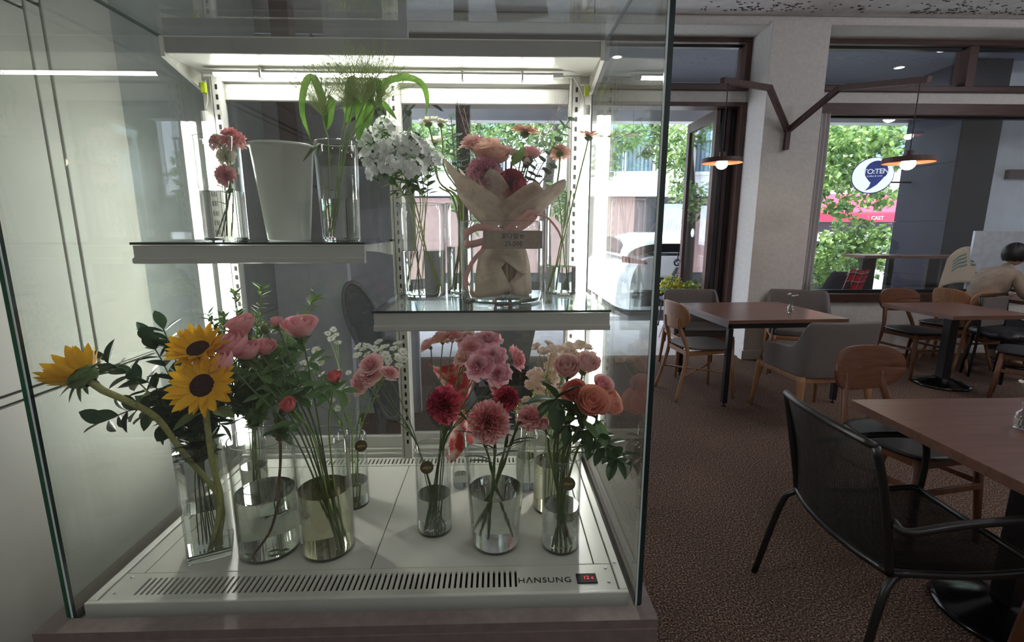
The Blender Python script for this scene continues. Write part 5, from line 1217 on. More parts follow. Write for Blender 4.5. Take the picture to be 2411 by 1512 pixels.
# black padded stool seat beyond the pedestal table
sl = thing('padded_stool', 'low stool with a creased black cushion beyond the pedestal table', 'stool', (4.95, 4.45, 0))
def cush(u, v):
    a = u * 2 * pi; c, s_ = cos(a), sin(a); k = sin(pi * v) ** .45 if 0 < v < 1 else 0
    return V((.25 * k * abs(c) ** .6 * (1 if c > 0 else -1), .25 * k * abs(s_) ** .6 * (1 if s_ > 0 else -1), .45 - .055 * cos(pi * v) + .006 * sin(a * 11) * k))
MB().grid(cush, 48, 10).build('cushion', M_blackseat, sl, smooth=True, local=True)
for i in (-1, 1):
    for j in (-1, 1): MB().tube([(i * .2, j * .2, 0), (i * .17, j * .17, .41)], .014, 8).build('leg', M_blackmetal, sl, local=True, smooth=True)
# bud vases on the tables
def budvase(label, x, y, z, n, seed):
    t = thing('bud_vase', label, 'vase', (x, y, z)); MB().lathe([(.0001, .0005), (.026, .0005), (.027, .004), (.027, .048), (.022, .06), (.012, .07), (.011, .088), (.014, .094), (.0125, .0945), (.0095, .087), (.0105, .07), (.02, .059), (.025, .047), (.025, .005), (.0001, .005)], 24).build('body', M_vase, t, smooth=True, local=True, fixn=False)
    MB().lathe([(.0001, .0055), (.0243, .0055), (.0243, .035), (.0001, .035)], 20).build('water', M_water, t, local=True)
    rr = random.Random(seed)
    for k in range(n):
        a = 2 * pi * k / n + .5; f = V((x - .008 * cos(a), y - .008 * sin(a), z + .008)); p = V((x + .035 * cos(a) + .01, y + .03 * sin(a), z + .15 + .02 * rr.random()))
        d = flower('daisy', 'tiny white daisy in the ' + label.split(',')[0].replace('small ', ''), 'flower', f, 'daisies in the ' + label.split(',')[0]); stem(d, smooth_path([f, V((x, y, z + .09)), p], 4), .0012, MS_dark, 5); daisy(d, p, (.3 * cos(a), -.3, .8), .011, MP_white, 12, 1, None, .1, .42, .3, k)
        put('leaf', lf_rose, V((x + .004, y, z + .10)), (cos(a), sin(a), .3), d, .025)
    return t
budvase('small bud vase on the middle table, with tiny white daisies', 2.53, 4.06, .7305, 5, 1)
budvase('small bud vase at the right edge on the big table', 1.921, 1.616, .7305, 4, 2)
# pale curtain bunched at the left of the window
cu = thing('curtain', 'pale grey curtain gathered at the left of the wide window', 'curtain', (3.55, 5.53, .66))
M_cur = mat('pale_grey_cloth', srgb(216, 211, 210), .85, col2=srgb(224, 219, 218), scale=80, trans=.3)
MB().grid(lambda u, v: V((3.40 + .26 * u + .008 * sin(v * 4), 5.535 + .028 * sin(u * 2 * pi * 6) * (.7 + .3 * v), 2.69 - 2.03 * v)), 96, 10).build('cloth', M_cur, cu, smooth=True, solid=.002)
# ---- Y-shaped timber wall lamp with two pendant discs
wl_ = thing('twin_wall_lamp', 'dark timber Y-shaped wall bracket with two disc lamps on the white column', 'lamp', (3.0, 5.2, 2.40))
M_shade = mat('dark_wood_shade', srgb(72, 48, 42), .5, col2=srgb(86, 60, 52), scale=8); M_under = mat('copper_shade_inside', srgb(196, 120, 84), .4, col2=srgb(206, 130, 92), scale=8)
M_bulb = glow('bulb_light', (1, .86, .66, 1), 26); M_cord = mat('black_cord', srgb(24, 22, 22), .6)
def beam(name, a, b, w, h, m=M_brownz):
    a, b = V(a), V(b); d = (b - a).normalized(); x = d; z = V((0, 0, 1)) - x * x.z; z = z.normalized() if z.length > .1 else V((0, 1, 0)); y = z.cross(x)
    M = Matrix((x, y, z)).transposed().to_4x4(); M.translation = (a + b) / 2; return MB().obox(M, (b - a).length + w * .6, w, h).build(name, m, wl_, bevel=.002)
p0 = V((2.995, 5.18, 2.27)); p1 = V((2.995, 5.175, 2.46)); beam('wall_post', p0, p1, .045, .045)
eL = at(1812, 207, 4.95); tL = at(1703, 190, 4.62); eR = at(1977, 207, 4.75); tR = at(2184, 188, 4.0)
beam('arm', p1 + V((-.008, 0, -.01)), eL, .045, .05); beam('boom', eL, tL, .045, .05); beam('arm', p1 + V((.008, 0, -.01)), eR, .045, .05); beam('boom', eR, tR, .045, .05)
def pend(x, y, dp, top, wl_=wl_, c=None):
    c = c or at(x, y, dp); top = V(top); q = V((c.x, c.y, top.z - .02)); MB().tube([q, c + V((0, 0, .06))], .004, 6).build('cord', M_cord, wl_)
    s_ = MB().lathe([(.0001, .03), (.03, .03), (.178, .028), (.182, -.014), (.178, -.014)], 44, c=c).build('lamp_shade', M_shade, wl_, smooth=False)
    MB().lathe([(.178, -.012), (.175, .012), (.0001, .02)], 44, c=c).build('shade_inside', M_under, s_); MB().lathe([(.0001, .085), (.028, .085), (.028, .03)], 16, c=c).build('lamp_cap', M_shade, s_)
    MB().sphere(c + V((0, 0, -.02)), .052, .052, .048, 16, 10).build('bulb', M_bulb, s_, smooth=True)
pend(1700, 381, 4.62, tL - (tL - eL).normalized() * .03); pend(2139, 380, 4.02, tR)
rc = at(2140, 318, 7.42); rc.y = 4.02; t2 = thing('disc_pendant', 'disc pendant lamp mirrored in the window above the round sign', 'lamp', rc); pend(0, 0, 0, (rc.x, rc.y, 3.56), t2, rc)
# ================================================================ the person at the window table and the things near the window
M_shirt = mat('beige_shirt', srgb(142, 126, 112), .9, col2=srgb(160, 142, 126), scale=14, bump=.5, bscale=16)
M_skin = mat('skin', srgb(206, 164, 140), .55, col2=srgb(214, 174, 150)); M_hair = mat('black_hair', srgb(20, 18, 18), .5, col2=srgb(30, 27, 26), scale=60, bump=.3)
M_trou = mat('dark_trousers', srgb(44, 44, 50), .85)
def skin(name, joints, edges, m, parent, root=0, sub=2):
    me = bpy.data.meshes.new(name); o0 = wloc(parent); me.from_pydata([tuple(V(j[0]) - o0) for j in joints], edges, []); me.materials.append(m)
    o = bpy.data.objects.new(name, me); COL.objects.link(o); o.parent = parent
    mo = o.modifiers.new('skin', 'SKIN'); mo.use_smooth_shade = True
    for i, j in enumerate(joints):
        d = me.skin_vertices[0].data[i]; r = j[1]; d.radius = r if isinstance(r, tuple) else (r, r); d.use_root = (i == root)
    s_ = o.modifiers.new('sub', 'SUBSURF'); s_.levels = s_.render_levels = sub; return o
pb = V((5.02, 4.90, 0)); pr = thing('person', 'person in a beige shirt with short black hair leaning on the window table', 'person', pb)
def q(x, y, z): return V((pb.x + x, pb.y + y, z))
# facing +X, leaning over the table
body = skin('body', [(q(0, 0, .50), (.15, .13)), (q(.03, 0, .66), (.135, .15)), (q(.11, 0, .84), (.135, .165)), (q(.20, 0, .97), (.12, .165)), (q(.275, 0, 1.045), (.055, .055)), (q(.325, 0, 1.09), (.05, .05)),
    (q(.22, -.17, .975), .066), (q(.26, -.23, .80), .05), (q(.43, -.16, .75), .040), (q(.50, -.12, .765), .03),
    (q(.22, .17, .975), .066), (q(.30, .23, .80), .05), (q(.45, .14, .75), .040), (q(.52, .10, .765), .03),
    (q(.06, -.10, .48), .085), (q(.42, -.12, .47), .068), (q(.40, -.12, .10), .045), (q(.50, -.12, .04), .036),
    (q(.06, .10, .48), .085), (q(.42, .12, .47), .068), (q(.40, .12, .10), .045), (q(.50, .12, .04), .036)],
    [(0, 1), (1, 2), (2, 3), (3, 4), (4, 5), (3, 6), (6, 7), (7, 8), (8, 9), (3, 10), (10, 11), (11, 12), (12, 13), (0, 14), (14, 15), (15, 16), (16, 17), (0, 18), (18, 19), (19, 20), (20, 21)], M_shirt, pr)
tr = skin('trousers', [(q(0, 0, .49), (.155, .14)), (q(.06, -.10, .48), .092), (q(.42, -.12, .475), .075), (q(.40, -.12, .12), .052), (q(.06, .10, .48), .092), (q(.42, .12, .475), .075), (q(.40, .12, .12), .052)], [(0, 1), (1, 2), (2, 3), (0, 4), (4, 5), (5, 6)], M_trou, pr)
hd = skin('head', [(q(.325, 0, 1.08), .048), (q(.355, 0, 1.14), (.070, .074)), (q(.365, 0, 1.20), (.092, .080)), (q(.36, 0, 1.265), (.080, .072))], [(0, 1), (1, 2), (2, 3)], M_skin, pr)
fm = MB(); fm.sphere(q(.463, 0, 1.165), .020, .014, .022); fm.sphere(q(.375, -.083, 1.175), .018, .008, .026); fm.sphere(q(.375, .083, 1.175), .018, .008, .026); fm.build('nose_and_ears', M_skin, pr, smooth=True)
for yy in (-.03, .03): MB().sphere(q(.445, yy, 1.195), .010, .012, .007).build('eye', mat('eye_dark', srgb(30, 24, 22), .3), pr, smooth=True)
MB().sphere(q(.442, 0, 1.115), .010, .024, .006).build('mouth', mat('lip', srgb(176, 110, 100), .6), pr, smooth=True)
def hair(u, v):
    a = u * 2 * pi; ph = v * 2.25; d = V((cos(a) * sin(ph), sin(a) * sin(ph), cos(ph)))
    p = q(.338 + .112 * d.x, .098 * d.y, 1.195 + .115 * d.z + .004 * sin(a * 9))
    if d.x > .35 and p.z < 1.235: p.x = min(p.x, q(.395, 0, 0).x); 
    return p
MB().grid(hair, 40, 16).build('hair', M_hair, pr, smooth=True)
for s_ in (-1, 1):
    w0 = q(.505 if s_ < 0 else .525, .12 * s_ * .95, .765); hb = MB(); hb.sphere(w0 + V((.035, 0, .0)), .042, .032, .014)
    for k in range(4): hb.tube([w0 + V((.06, -.024 + .016 * k, .002)), w0 + V((.09, -.026 + .0175 * k, .006)), w0 + V((.112 - .004 * abs(k - 1.5), -.027 + .018 * k, -.008))], [.009, .0085, .006], 7)
    hb.tube([w0 + V((.02, .03 * -s_, 0)), w0 + V((.05, .052 * -s_, .002)), w0 + V((.068, .05 * -s_, -.004))], [.011, .009, .007], 7); hb.build('hand', M_skin, pr, smooth=True, fixn=False)
wood_chair('wooden chair the person in beige sits on, seen dark at the right edge', 5.0, 4.90, radians(90), M_oak, M_oak, M_blackseat)
dk = thing('metal_armchair', 'dark metal framed chair in front of the sitting person at the right edge', 'chair', (5.0, 4.35, 0), radians(20))
for i in (-1, 1):
    MB().tube(smooth_path([(i * .23, .26, 0), (i * .23, .24, .45), (i * .235, .27, .80)], 4), .013, 8).build('leg', M_tubeblk, dk, smooth=True, local=True); MB().tube([(i * .23, -.22, 0), (i * .23, -.20, .45)], .013, 8).build('leg', M_tubeblk, dk, smooth=True, local=True)
MB().tube([(-.235, .27, .80), (-.22, .275, .81), (.22, .275, .81), (.235, .27, .80)], .013, 8).build('top_rail', M_tubeblk, dk, smooth=True, local=True)
MB().box(-.215, .215, .245, .262, .50, .79).build('backrest', M_greyfab, dk, local=True, bevel=.006); MB().box(-.23, .23, -.22, .24, .43, .47).build('seat', M_blackseat, dk, local=True, bevel=.012)
ped_table('brown table the person leans on, at the right edge by the window', 5.62, 4.85, 0, .62, .8)

# ================================================================ outside
M_street = mat('grey_asphalt', srgb(150, 148, 148), .9, scale=20, col2=srgb(164, 162, 162)); M_pave = mat('pale_paving', srgb(196, 192, 188), .85, scale=6)
struct(MB().box(-30, 40, 7.6, 60, -.22, -.10).build('ground_street', M_street))
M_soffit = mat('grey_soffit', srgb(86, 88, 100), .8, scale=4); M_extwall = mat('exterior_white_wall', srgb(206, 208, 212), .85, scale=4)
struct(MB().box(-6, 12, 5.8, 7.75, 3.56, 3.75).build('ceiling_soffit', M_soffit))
struct(MB().box(-6, 12, 7.55, 7.75, 3.02, 3.56).build('trim_14', M_extwall))
for x, y in ((5.348, 6.79), (5.359, 6.16), (1.5, 6.5)):
    dl = thing('recessed_downlight', 'lit recessed downlight in the outdoor soffit, ' + {5.348: 'the left one above the window', 5.359: 'the right one above the window', 1.5: 'above the open door'}[x], 'lamp', (x, y, 3.552))
    MB().lathe([(.055, 0), (.066, 0), (.066, .006), (.055, .006)], 24, close=True).build('trim_ring', M_whitesatin, dl, local=True)
    MB().lathe([(.0001, .004), (.054, .004), (.054, .007), (.0001, .007)], 24).build('lens', glow('downlight_lens', (1, .97, .92, 1), 9), dl, local=True)
# building wing with the dark stone pillar on the right
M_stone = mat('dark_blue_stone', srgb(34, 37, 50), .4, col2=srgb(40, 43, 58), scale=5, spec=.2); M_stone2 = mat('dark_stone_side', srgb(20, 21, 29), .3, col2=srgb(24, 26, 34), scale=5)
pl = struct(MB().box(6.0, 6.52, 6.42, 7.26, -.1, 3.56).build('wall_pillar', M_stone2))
for z0, z1 in ((-.1, .80), (.805, 1.55), (1.555, 2.31), (2.315, 2.95), (2.955, 3.55)): MB().box(5.96, 6.0, 6.40, 7.26, z0, z1).build('stone_panel', M_stone, pl, bevel=.003)
struct(MB().box(6.52, 12, 6.5, 7.7, -.1, 3.56).build('wall_outside_right', M_extwall))
bar = thing('wall_bar', 'dark timber bar fixed on the pale outside wall at the right', 'beam', (7.6, 6.47, 2.17)); MB().box(6.75, 9.2, 6.44, 6.5, 2.10, 2.22).build('bar', M_brown, bar, bevel=.004); MB().box(7.4, 7.46, 6.46, 6.505, 2.05, 2.10).build('bar_bracket', M_blackmetal, bar)
pn = thing('white_screen', 'white free-standing screen outside behind the sitting person', 'screen', (6.6, 5.88, 0))
MB().box(5.855, 7.6, 5.86, 5.89, .0, 1.425).build('screen_board', mat('white_board', srgb(206, 206, 212), .7, scale=12, col2=srgb(222, 222, 226)), pn, bevel=.004); MB().box(6.1, 6.16, 5.83, 6.02, -.0, .03).build('screen_foot', M_blackmetal, pn)
# high bar table outside
ot = thing('bar_table', 'long high table with dark legs standing outside the window', 'table', (5.3, 6.35, 0))
MB().box(4.62, 5.08, 6.0, 6.42, 1.085, 1.12).build('table_top', M_tabletop, ot, bevel=.003); MB().box(5.085, 6.2, 5.96, 6.37, 1.08, 1.115).build('table_top', M_tabletop, ot, bevel=.003)
for x0, x1 in ((4.74, 4.92), (5.09, 5.16), (5.62, 5.78)): MB().box(x0, x1, 6.18, 6.24, 0, 1.08).build('leg', M_blackmetal, ot, bevel=.003)
MB().box(4.76, 5.70, 6.08, 6.36, 0, .03).build('foot_plate', M_blackmetal, ot)
jr = thing('clear_jar', 'clear glass jar on the high table outside', 'jar', (5.02, 6.2, 1.121)); MB().lathe([(.0001, 0), (.035, 0), (.035, .09), (.028, .10), (.026, .10), (.032, .088), (.032, .004), (.0001, .004)], 20).build('body', M_vase, jr, smooth=True, local=True)
# outdoor chairs, blankets, sack
def plaid(nm, c1, c2, c3):
    m, nt, out = _new(nm); p = nt.nodes.new('ShaderNodeBsdfPrincipled'); p.inputs['Roughness'].default_value = .9; tc = nt.nodes.new('ShaderNodeTexCoord'); sp = nt.nodes.new('ShaderNodeSeparateXYZ'); nt.links.new(tc.outputs['UV'], sp.inputs[0]); col = None
    def band(sock, sc, th, base, c):
        mm = nt.nodes.new('ShaderNodeMath'); mm.operation = 'MULTIPLY'; mm.inputs[1].default_value = sc; nt.links.new(sock, mm.inputs[0]); fr = nt.nodes.new('ShaderNodeMath'); fr.operation = 'FRACT'; nt.links.new(mm.outputs[0], fr.inputs[0])
        lt = nt.nodes.new('ShaderNodeMath'); lt.operation = 'LESS_THAN'; lt.inputs[1].default_value = th; nt.links.new(fr.outputs[0], lt.inputs[0]); fc = nt.nodes.new('ShaderNodeMath'); fc.operation = 'MULTIPLY'; fc.inputs[1].default_value = .6; nt.links.new(lt.outputs[0], fc.inputs[0])
        mx = nt.nodes.new('ShaderNodeMixRGB'); nt.links.new(fc.outputs[0], mx.inputs[0]); mx.inputs[2].default_value = c
        if base is None: mx.inputs[1].default_value = c1
        else: nt.links.new(base, mx.inputs[1])
        return mx.outputs[0]
    b = band(sp.outputs[0], 3, .35, None, c2); b = band(sp.outputs[1], 3, .35, b, c2); b = band(sp.outputs[0], 3.02, .07, b, c3); b = band(sp.outputs[1], 3.02, .07, b, c3)
    nt.links.new(b, p.inputs['Base Color']); nt.links.new(p.outputs[0], out.inputs[0]); return m
M_plaidr = plaid('red_plaid', srgb(206, 34, 52), srgb(40, 26, 36), srgb(240, 230, 230)); M_plaidb = plaid('blue_plaid', srgb(60, 50, 84), srgb(176, 40, 56), srgb(236, 232, 236))
def cloth(name, fn, nu, nv, m, par):
    o = MB().grid(fn, nu, nv).build(name, m, par, smooth=True, solid=.006, fixn=False); uv = o.data.uv_layers.new(); n1 = nv + 1
    for lp in o.data.loops: uv.data[lp.index].uv = ((lp.vertex_index // n1) / nu, (lp.vertex_index % n1) / nv)
    return o
M_weave = mat('dark_grey_weave', srgb(46, 46, 54), .8, scale=60)
def outchair(label, x, y, rz):
    t = thing('garden_chair', label, 'chair', (x, y, 0), rz)
    MB().grid(lambda u, v: V(((u - .5) * (.50 - .16 * v ** 3), .20 + .14 * v - .18 * (2 * u - 1) ** 2 * (1 - .3 * v), .42 + .50 * v)), 14, 8).build('backrest', M_weave, t, smooth=True, local=True, solid=.02)
    MB().box(-.24, .24, -.24, .22, .40, .45).build('seat', M_weave, t, local=True, bevel=.015)
    for i in (-1, 1):
        for j in (-1, 1): MB().tube([(i * .23, j * .23, 0), (i * .2, j * .2, .41)], .011, 6).build('leg', M_blackmetal, t, local=True, smooth=True)
    return t
outchair('dark garden chair with a red plaid blanket outside the wide window', 4.43, 6.25, radians(180)); bl = thing('red_plaid_blanket', 'red plaid blanket hanging over the garden chair outside the window', 'blanket', (4.48, 5.88, .6))
cloth('cloth', lambda u, v: V((4.36 + .25 * u, 5.875 + (.34 * (.25 - v) if v < .25 else .13 * (v - .25)) + .006 * sin(u * 9) - .06 * (2 * u - .7) ** 2 * 0, (.945 + .01 * sin(u * 7)) - .34 * abs(v - .25) * (1 if v > .25 else 1.2))), 8, 16, M_plaidr, bl);
outchair('dark garden chair with a blue plaid blanket outside the open door', 2.68, 6.97, radians(180)); b2 = thing('blue_plaid_blanket', 'blue and red plaid blanket over the garden chair by the yellow flowers', 'blanket', (2.56, 6.62, .6))
cloth('cloth', lambda u, v: V((2.50 + .14 * u, 6.60 + (.34 * (.3 - v) if v < .3 else .13 * (v - .3)), .945 - .42 * abs(v - .3))), 8, 16, M_plaidb, b2)
M_sack = mat('burlap', srgb(206, 180, 152), .95, col2=srgb(216, 192, 166), scale=90, bump=.3); M_teal = mat('teal_print', srgb(92, 124, 122), .9)
sk = thing('burlap_sack', 'burlap sack with a green wave print draped over a chair outside', 'sack', (6.0, 6.0, .9))
def sackf(u, v): s_ = 2 * u - 1; return V((5.67 + .42 * u + .06 * v * s_ - .02, 5.96 + .03 * sin(u * 9) * v - .10 * (1 - s_ * s_) * (.4 + v), 1.235 - .06 * s_ * s_ * (1 - v) - .10 * max(0, -s_) ** 3 - .44 * v))
MB().grid(sackf, 20, 12).build('cloth', M_sack, sk, smooth=True, solid=.008)
wv = MB()
for k in range(4):
    for h_ in (-1, 1): wv.grid(lambda u, v, k=k, h_=h_: sackf(.45 + h_ * (.04 + .26 * u), .16 + .10 * k + .05 * v + .10 * u * (1 if h_ < 0 else .5) + .015 * sin(u * 8)) + V((0, -.012, 0)), 10, 2)
wv.build('wave_print', M_teal, sk, smooth=True); outchair('dark chair outside under the burlap sack', 6.02, 6.15, radians(180))
# round shop sign on the pillar
sg = thing('round_shop_sign', 'round white lightbox sign with a blue comma shape and lettering outside', 'sign', (5.47, 7.15, 2.21)); SA = Matrix.Translation((5.42, 7.10, 2.21)) @ Matrix.Rotation(radians(-32), 4, 'Z') @ Matrix.Rotation(pi / 2, 4, 'X')
M_lit = glow('lit_sign_face', (.92, .97, 1, 1), 1.15); M_blue = mat('blue_print', srgb(70, 96, 190), .5); M_navy = mat('navy_sign_rim', srgb(40, 44, 110), .5)
MB().lathe([(.0001, .004), (.235, .004), (.242, 0), (.242, -.06), (.0001, -.06)], 48, mtx=SA).build('lightbox', M_lit, sg, smooth=False); MB().lathe([(.256, -.062), (.256, -.085), (.20, -.085), (.20, -.062)], 48, close=True, mtx=SA).build('rim', M_navy, sg)
MB().lathe([(.0001, -.086), (.252, -.086), (.252, -.14), (.0001, -.14)], 48, mtx=SA).build('lightbox', M_lit, sg)
cp = [(.035 + .135 * cos(a), .055 + .145 * sin(a)) for a in [radians(-35 + 260 * i / 30) for i in range(31)]] + [(-.035, -.085), (-.015, -.10), (-.03, -.16), (-.075, -.215), (-.01, -.19), (.06, -.135), (.11, -.07), (.14, -.02)]
o = MB(); o.add([SA @ V((x, y, .0045)) for x, y in cp] + [SA @ V((x, y, .0065)) for x, y in cp], [tuple(range(len(cp), 2 * len(cp)))] + [(i, (i + 1) % len(cp), len(cp) + (i + 1) % len(cp), len(cp) + i) for i in range(len(cp))]); o.build('comma_shape', M_blue, sg)
M_silver = glow('silver_lettering_glow', (.9, .93, 1, 1), .85); text('sign_name', 'TO:TEN', .095, M_silver, SA @ Matrix.Translation((.03, .05, .007)), sg, .001, .9, 0, bold=.0012); text('sign_tagline', 'Coffee & wine', .032, M_silver, SA @ Matrix.Translation((.02, -.012, .007)), sg, .0005)  # silver lettering given a glow of its own so it reads brighter
MB().box(5.55, 5.60, 7.05, 7.10, 2.10, 2.36).build('sign_bracket', M_blackmetal, sg); MB().box(5.50, 5.965, 7.06, 7.09, 2.10, 2.12).build('sign_arm', M_blackmetal, sg)
# hanging lamp outside
hl = thing('hanging_lamp', 'thin metal dish lamp hanging outside the open door', 'lamp', at(1490, 318, 7.0)); hp_ = wloc(hl)
MB().tube([hp_ + V((0, 0, .03)), V((hp_.x, hp_.y, 3.55))], .004, 5).build('cord', M_cord, hl); MB().lathe([(.0001, .05), (.022, .05), (.024, .03), (.05, .022), (.125, .004), (.128, 0), (.05, .012), (.0001, .02)], 32, c=hp_).build('lamp_shade', mat('rosy_metal', srgb(150, 112, 108), .4, .4), hl, smooth=True)
# yellow flowers in a purple pot
M_purple = mat('purple_pot', srgb(150, 96, 176), .5); yp = thing('potted_flowers', 'yellow flowers in a purple pot on a stand outside the door', 'plant', (2.26, 6.25, 0)); MB().lathe([(.0001, .42), (.06, .42), (.085, .58), (.09, .585), (.08, .585), (.0001, .56)], 20).build('pot', M_purple, yp, smooth=True, local=True)
st_ = MB()
for k in range(3): a = 2.1 * k; st_.tube([(.05 * cos(a), .05 * sin(a), .43), (.07 * cos(a), .07 * sin(a), .2), (.14 * cos(a), .14 * sin(a), 0)], .006, 6)
st_.build('pot_stand', M_purple, yp, smooth=True, local=True)
def clump(par, c, rx, ry, rz_, nl, nf, lm, fm_, ls, fs, seed, ln='foliage', fn_='blossoms'):
    rr = random.Random(seed); lv = MB(); fl_ = MB(); c = V(c)
    for k in range(nl):
        d = V((rr.gauss(0, 1), rr.gauss(0, 1), rr.gauss(0, 1))).normalized() * rr.random() ** .4; p = c + V((d.x * rx, d.y * ry, d.z * rz_)); x = V((rr.gauss(0, 1), rr.gauss(0, 1), rr.gauss(0, .6))).normalized(); z = x.orthogonal().normalized(); y = Quaternion(x, rr.uniform(0, 6)) @ z
        l = ls * rr.uniform(.6, 1.3); lv.add([p, p + x * l * .5 + y * l * .28, p + x * l, p + x * l * .5 - y * l * .28], [(0, 1, 2, 3)])
    tag(lv.build(ln, lm, par, fixn=False), kind='stuff')
    if nf:
        for k in range(nf):
            d = V((rr.gauss(0, 1), rr.gauss(0, 1), rr.gauss(.3, .8))).normalized() * rr.uniform(.8, 1.05); p = c + V((d.x * rx, d.y * ry, d.z * rz_)); fl_.sphere(p, fs * rr.uniform(.7, 1.2), n=6, m=4)
        tag(fl_.build(fn_, fm_, par, fixn=False), kind='stuff')
M_yel = mat('yellow_blossom', srgb(240, 214, 70), .7, trans=.3); clump(yp, (2.26, 6.25, .72), .15, .12, .13, 260, 70, ML_light, M_yel, .05, .014, 5); clump(yp, (2.46, 6.15, .68), .13, .1, .11, 200, 40, ML_light, M_yel, .05, .013, 6, 'foliage', 'blossoms')
M_hyd = mat('pale_hydrangea', srgb(222, 232, 206), .8, trans=.2)
for i, (x, y, z) in enumerate(((4.32, 6.9, .62), (4.55, 7.2, .72), (4.15, 7.0, .48))):
    hy = thing('hydrangea', ('white hydrangea bush behind the plaid chair, nearest', 'white hydrangea bush furthest back under the high table', 'white hydrangea bush low beside the curtain')[i], 'plant', (x, y, 0)); MB().tube([(x, y, -.05), (x, y, z)], .02, 6).build('stem', MS_green, hy, fixn=False); clump(hy, (x, y, z), .26, .22, .24, 220, 0, ML_mid, None, .09, 0, 20 + i); rr = random.Random(i)
    for k in range(7): 
        p = V((x + rr.uniform(-.22, .22), y - rr.uniform(.05, .22), z + rr.uniform(-.1, .25))); b = MB(); 
        for j in range(26): d = V((rr.gauss(0, 1), rr.gauss(0, 1), rr.gauss(0, 1))).normalized() * .05; b.sphere(p + d, .022, n=6, m=4)
        b.build('flower_head', M_hyd, hy, fixn=False)
# trees
ML_tree = mat('street_tree_leaf', srgb(66, 100, 56), .4, col2=srgb(158, 186, 118), scale=6, trans=.4, lo=.38, hi=.62); ML_tree2 = mat('lime_tree_leaf', srgb(72, 108, 56), .4, col2=srgb(162, 192, 112), scale=6, trans=.4, lo=.38, hi=.62); M_bark = mat('bark', srgb(70, 62, 56), .9, bump=.5, scale=20)
def tree(label, base, trunk, blobs, lm, ls, seed, nper, thin=.36):
    t = thing('street_tree', label, 'tree', base); rr = random.Random(seed); lf = MB()
    for i, (pth, r) in enumerate(trunk): MB().tube(smooth_path(pth, 4), [r * (1 - .6 * k / (len(smooth_path(pth, 4)) - 1)) for k in range(len(smooth_path(pth, 4)))], 8).build('trunk' if i == 0 else 'branch', M_bark, t, smooth=True, fixn=False)
    for (c, rx, ry, rz_) in blobs:
        c = V(c)
        for k in range(int(nper * rx * rz_ * 6)):
            d = V((rr.gauss(0, 1), rr.gauss(0, 1), rr.gauss(0, 1))).normalized() * rr.random() ** .45; p = c + V((d.x * rx, d.y * ry, d.z * rz_)); x = V((rr.gauss(0, 1), rr.gauss(0, .7), rr.gauss(-.5, .6))).normalized(); y = Quaternion(x, rr.uniform(0, 6)) @ x.orthogonal().normalized(); l = ls * rr.uniform(.6, 1.3); n_ = x.cross(y)
            lf.add([p, p + x * l * .4 + y * l * thin + n_ * l * .08, p + x * l, p + x * l * .4 - y * l * thin + n_ * l * .08], [(0, 1, 2, 3)])
    tag(lf.build('foliage', lm, t, fixn=False), kind='stuff'); return t
tree('leafy street tree with hanging narrow leaves outside the open door', (2.0, 9.6, -.1), [([(1.0, 10.2, -.1), (1.0, 10.2, 2.0), (1.3, 10.1, 4.2)], .16), ([(1.2, 10.1, 3.4), (2.4, 9.4, 3.6), (3.2, 9.0, 2.9)], .05), ([(1.2, 10.1, 3.6), (.2, 9.6, 3.6), (-.8, 9.4, 3.1)], .05)],
     [((3.0, 9.2, 3.15), .65, .6, .45), ((3.55, 9.1, 2.35), .42, .5, .55), ((2.35, 9.2, 3.2), .35, .5, .35), ((2.0, 9.3, 2.75), .28, .4, .45), ((3.2, 9.0, 2.75), .5, .5, .25), ((-.9, 9.6, 3.0), 1.0, .6, .55), ((-1.9, 9.6, 3.1), .8, .6, .6), ((.5, 9.5, 3.3), 1.1, .6, .45), ((1.3, 9.5, 2.0), .35, .4, .4), ((-.4, 9.4, 1.9), .5, .4, .5)], ML_tree, .15, 1, 330, .2)
tree('big leafy tree outside the wide window behind the round sign', (5.6, 9.0, -.1), [([(5.75, 9.0, -.1), (5.7, 9.0, 1.6), (5.55, 9.0, 2.6)], .05), ([(5.55, 9.0, 2.5), (5.3, 9.0, 2.9), (5.2, 9.1, 3.6)], .035), ([(6.4, 10, -.1), (6.5, 10, 2.0), (6.6, 10, 4)], .12), ([(6.5, 10.0, 2.6), (7.0, 9.9, 3.2), (7.4, 9.8, 3.8)], .07)],
     [((6.6, 9.6, 3.2), 1.0, .7, .75), ((6.95, 8.9, 2.95), .55, .4, .5), ((6.9, 8.8, 2.05), .35, .35, .25), ((6.9, 8.7, 1.1), .4, .4, .5), ((5.9, 8.9, 2.9), .6, .5, .5), ((6.5, 9.2, 2.4), .75, .6, .4), ((5.75, 8.7, 2.3), .35, .4, .3), ((6.6, 8.9, 1.35), .5, .5, .4), ((5.9, 8.6, 1.1), .4, .4, .35), ((6.4, 8.9, .8), .6, .5, .45), ((5.7, 8.4, .75), .4, .4, .3), ((6.2, 8.8, 1.85), .4, .4, .18)], ML_tree2, .12, 2, 280, .38)
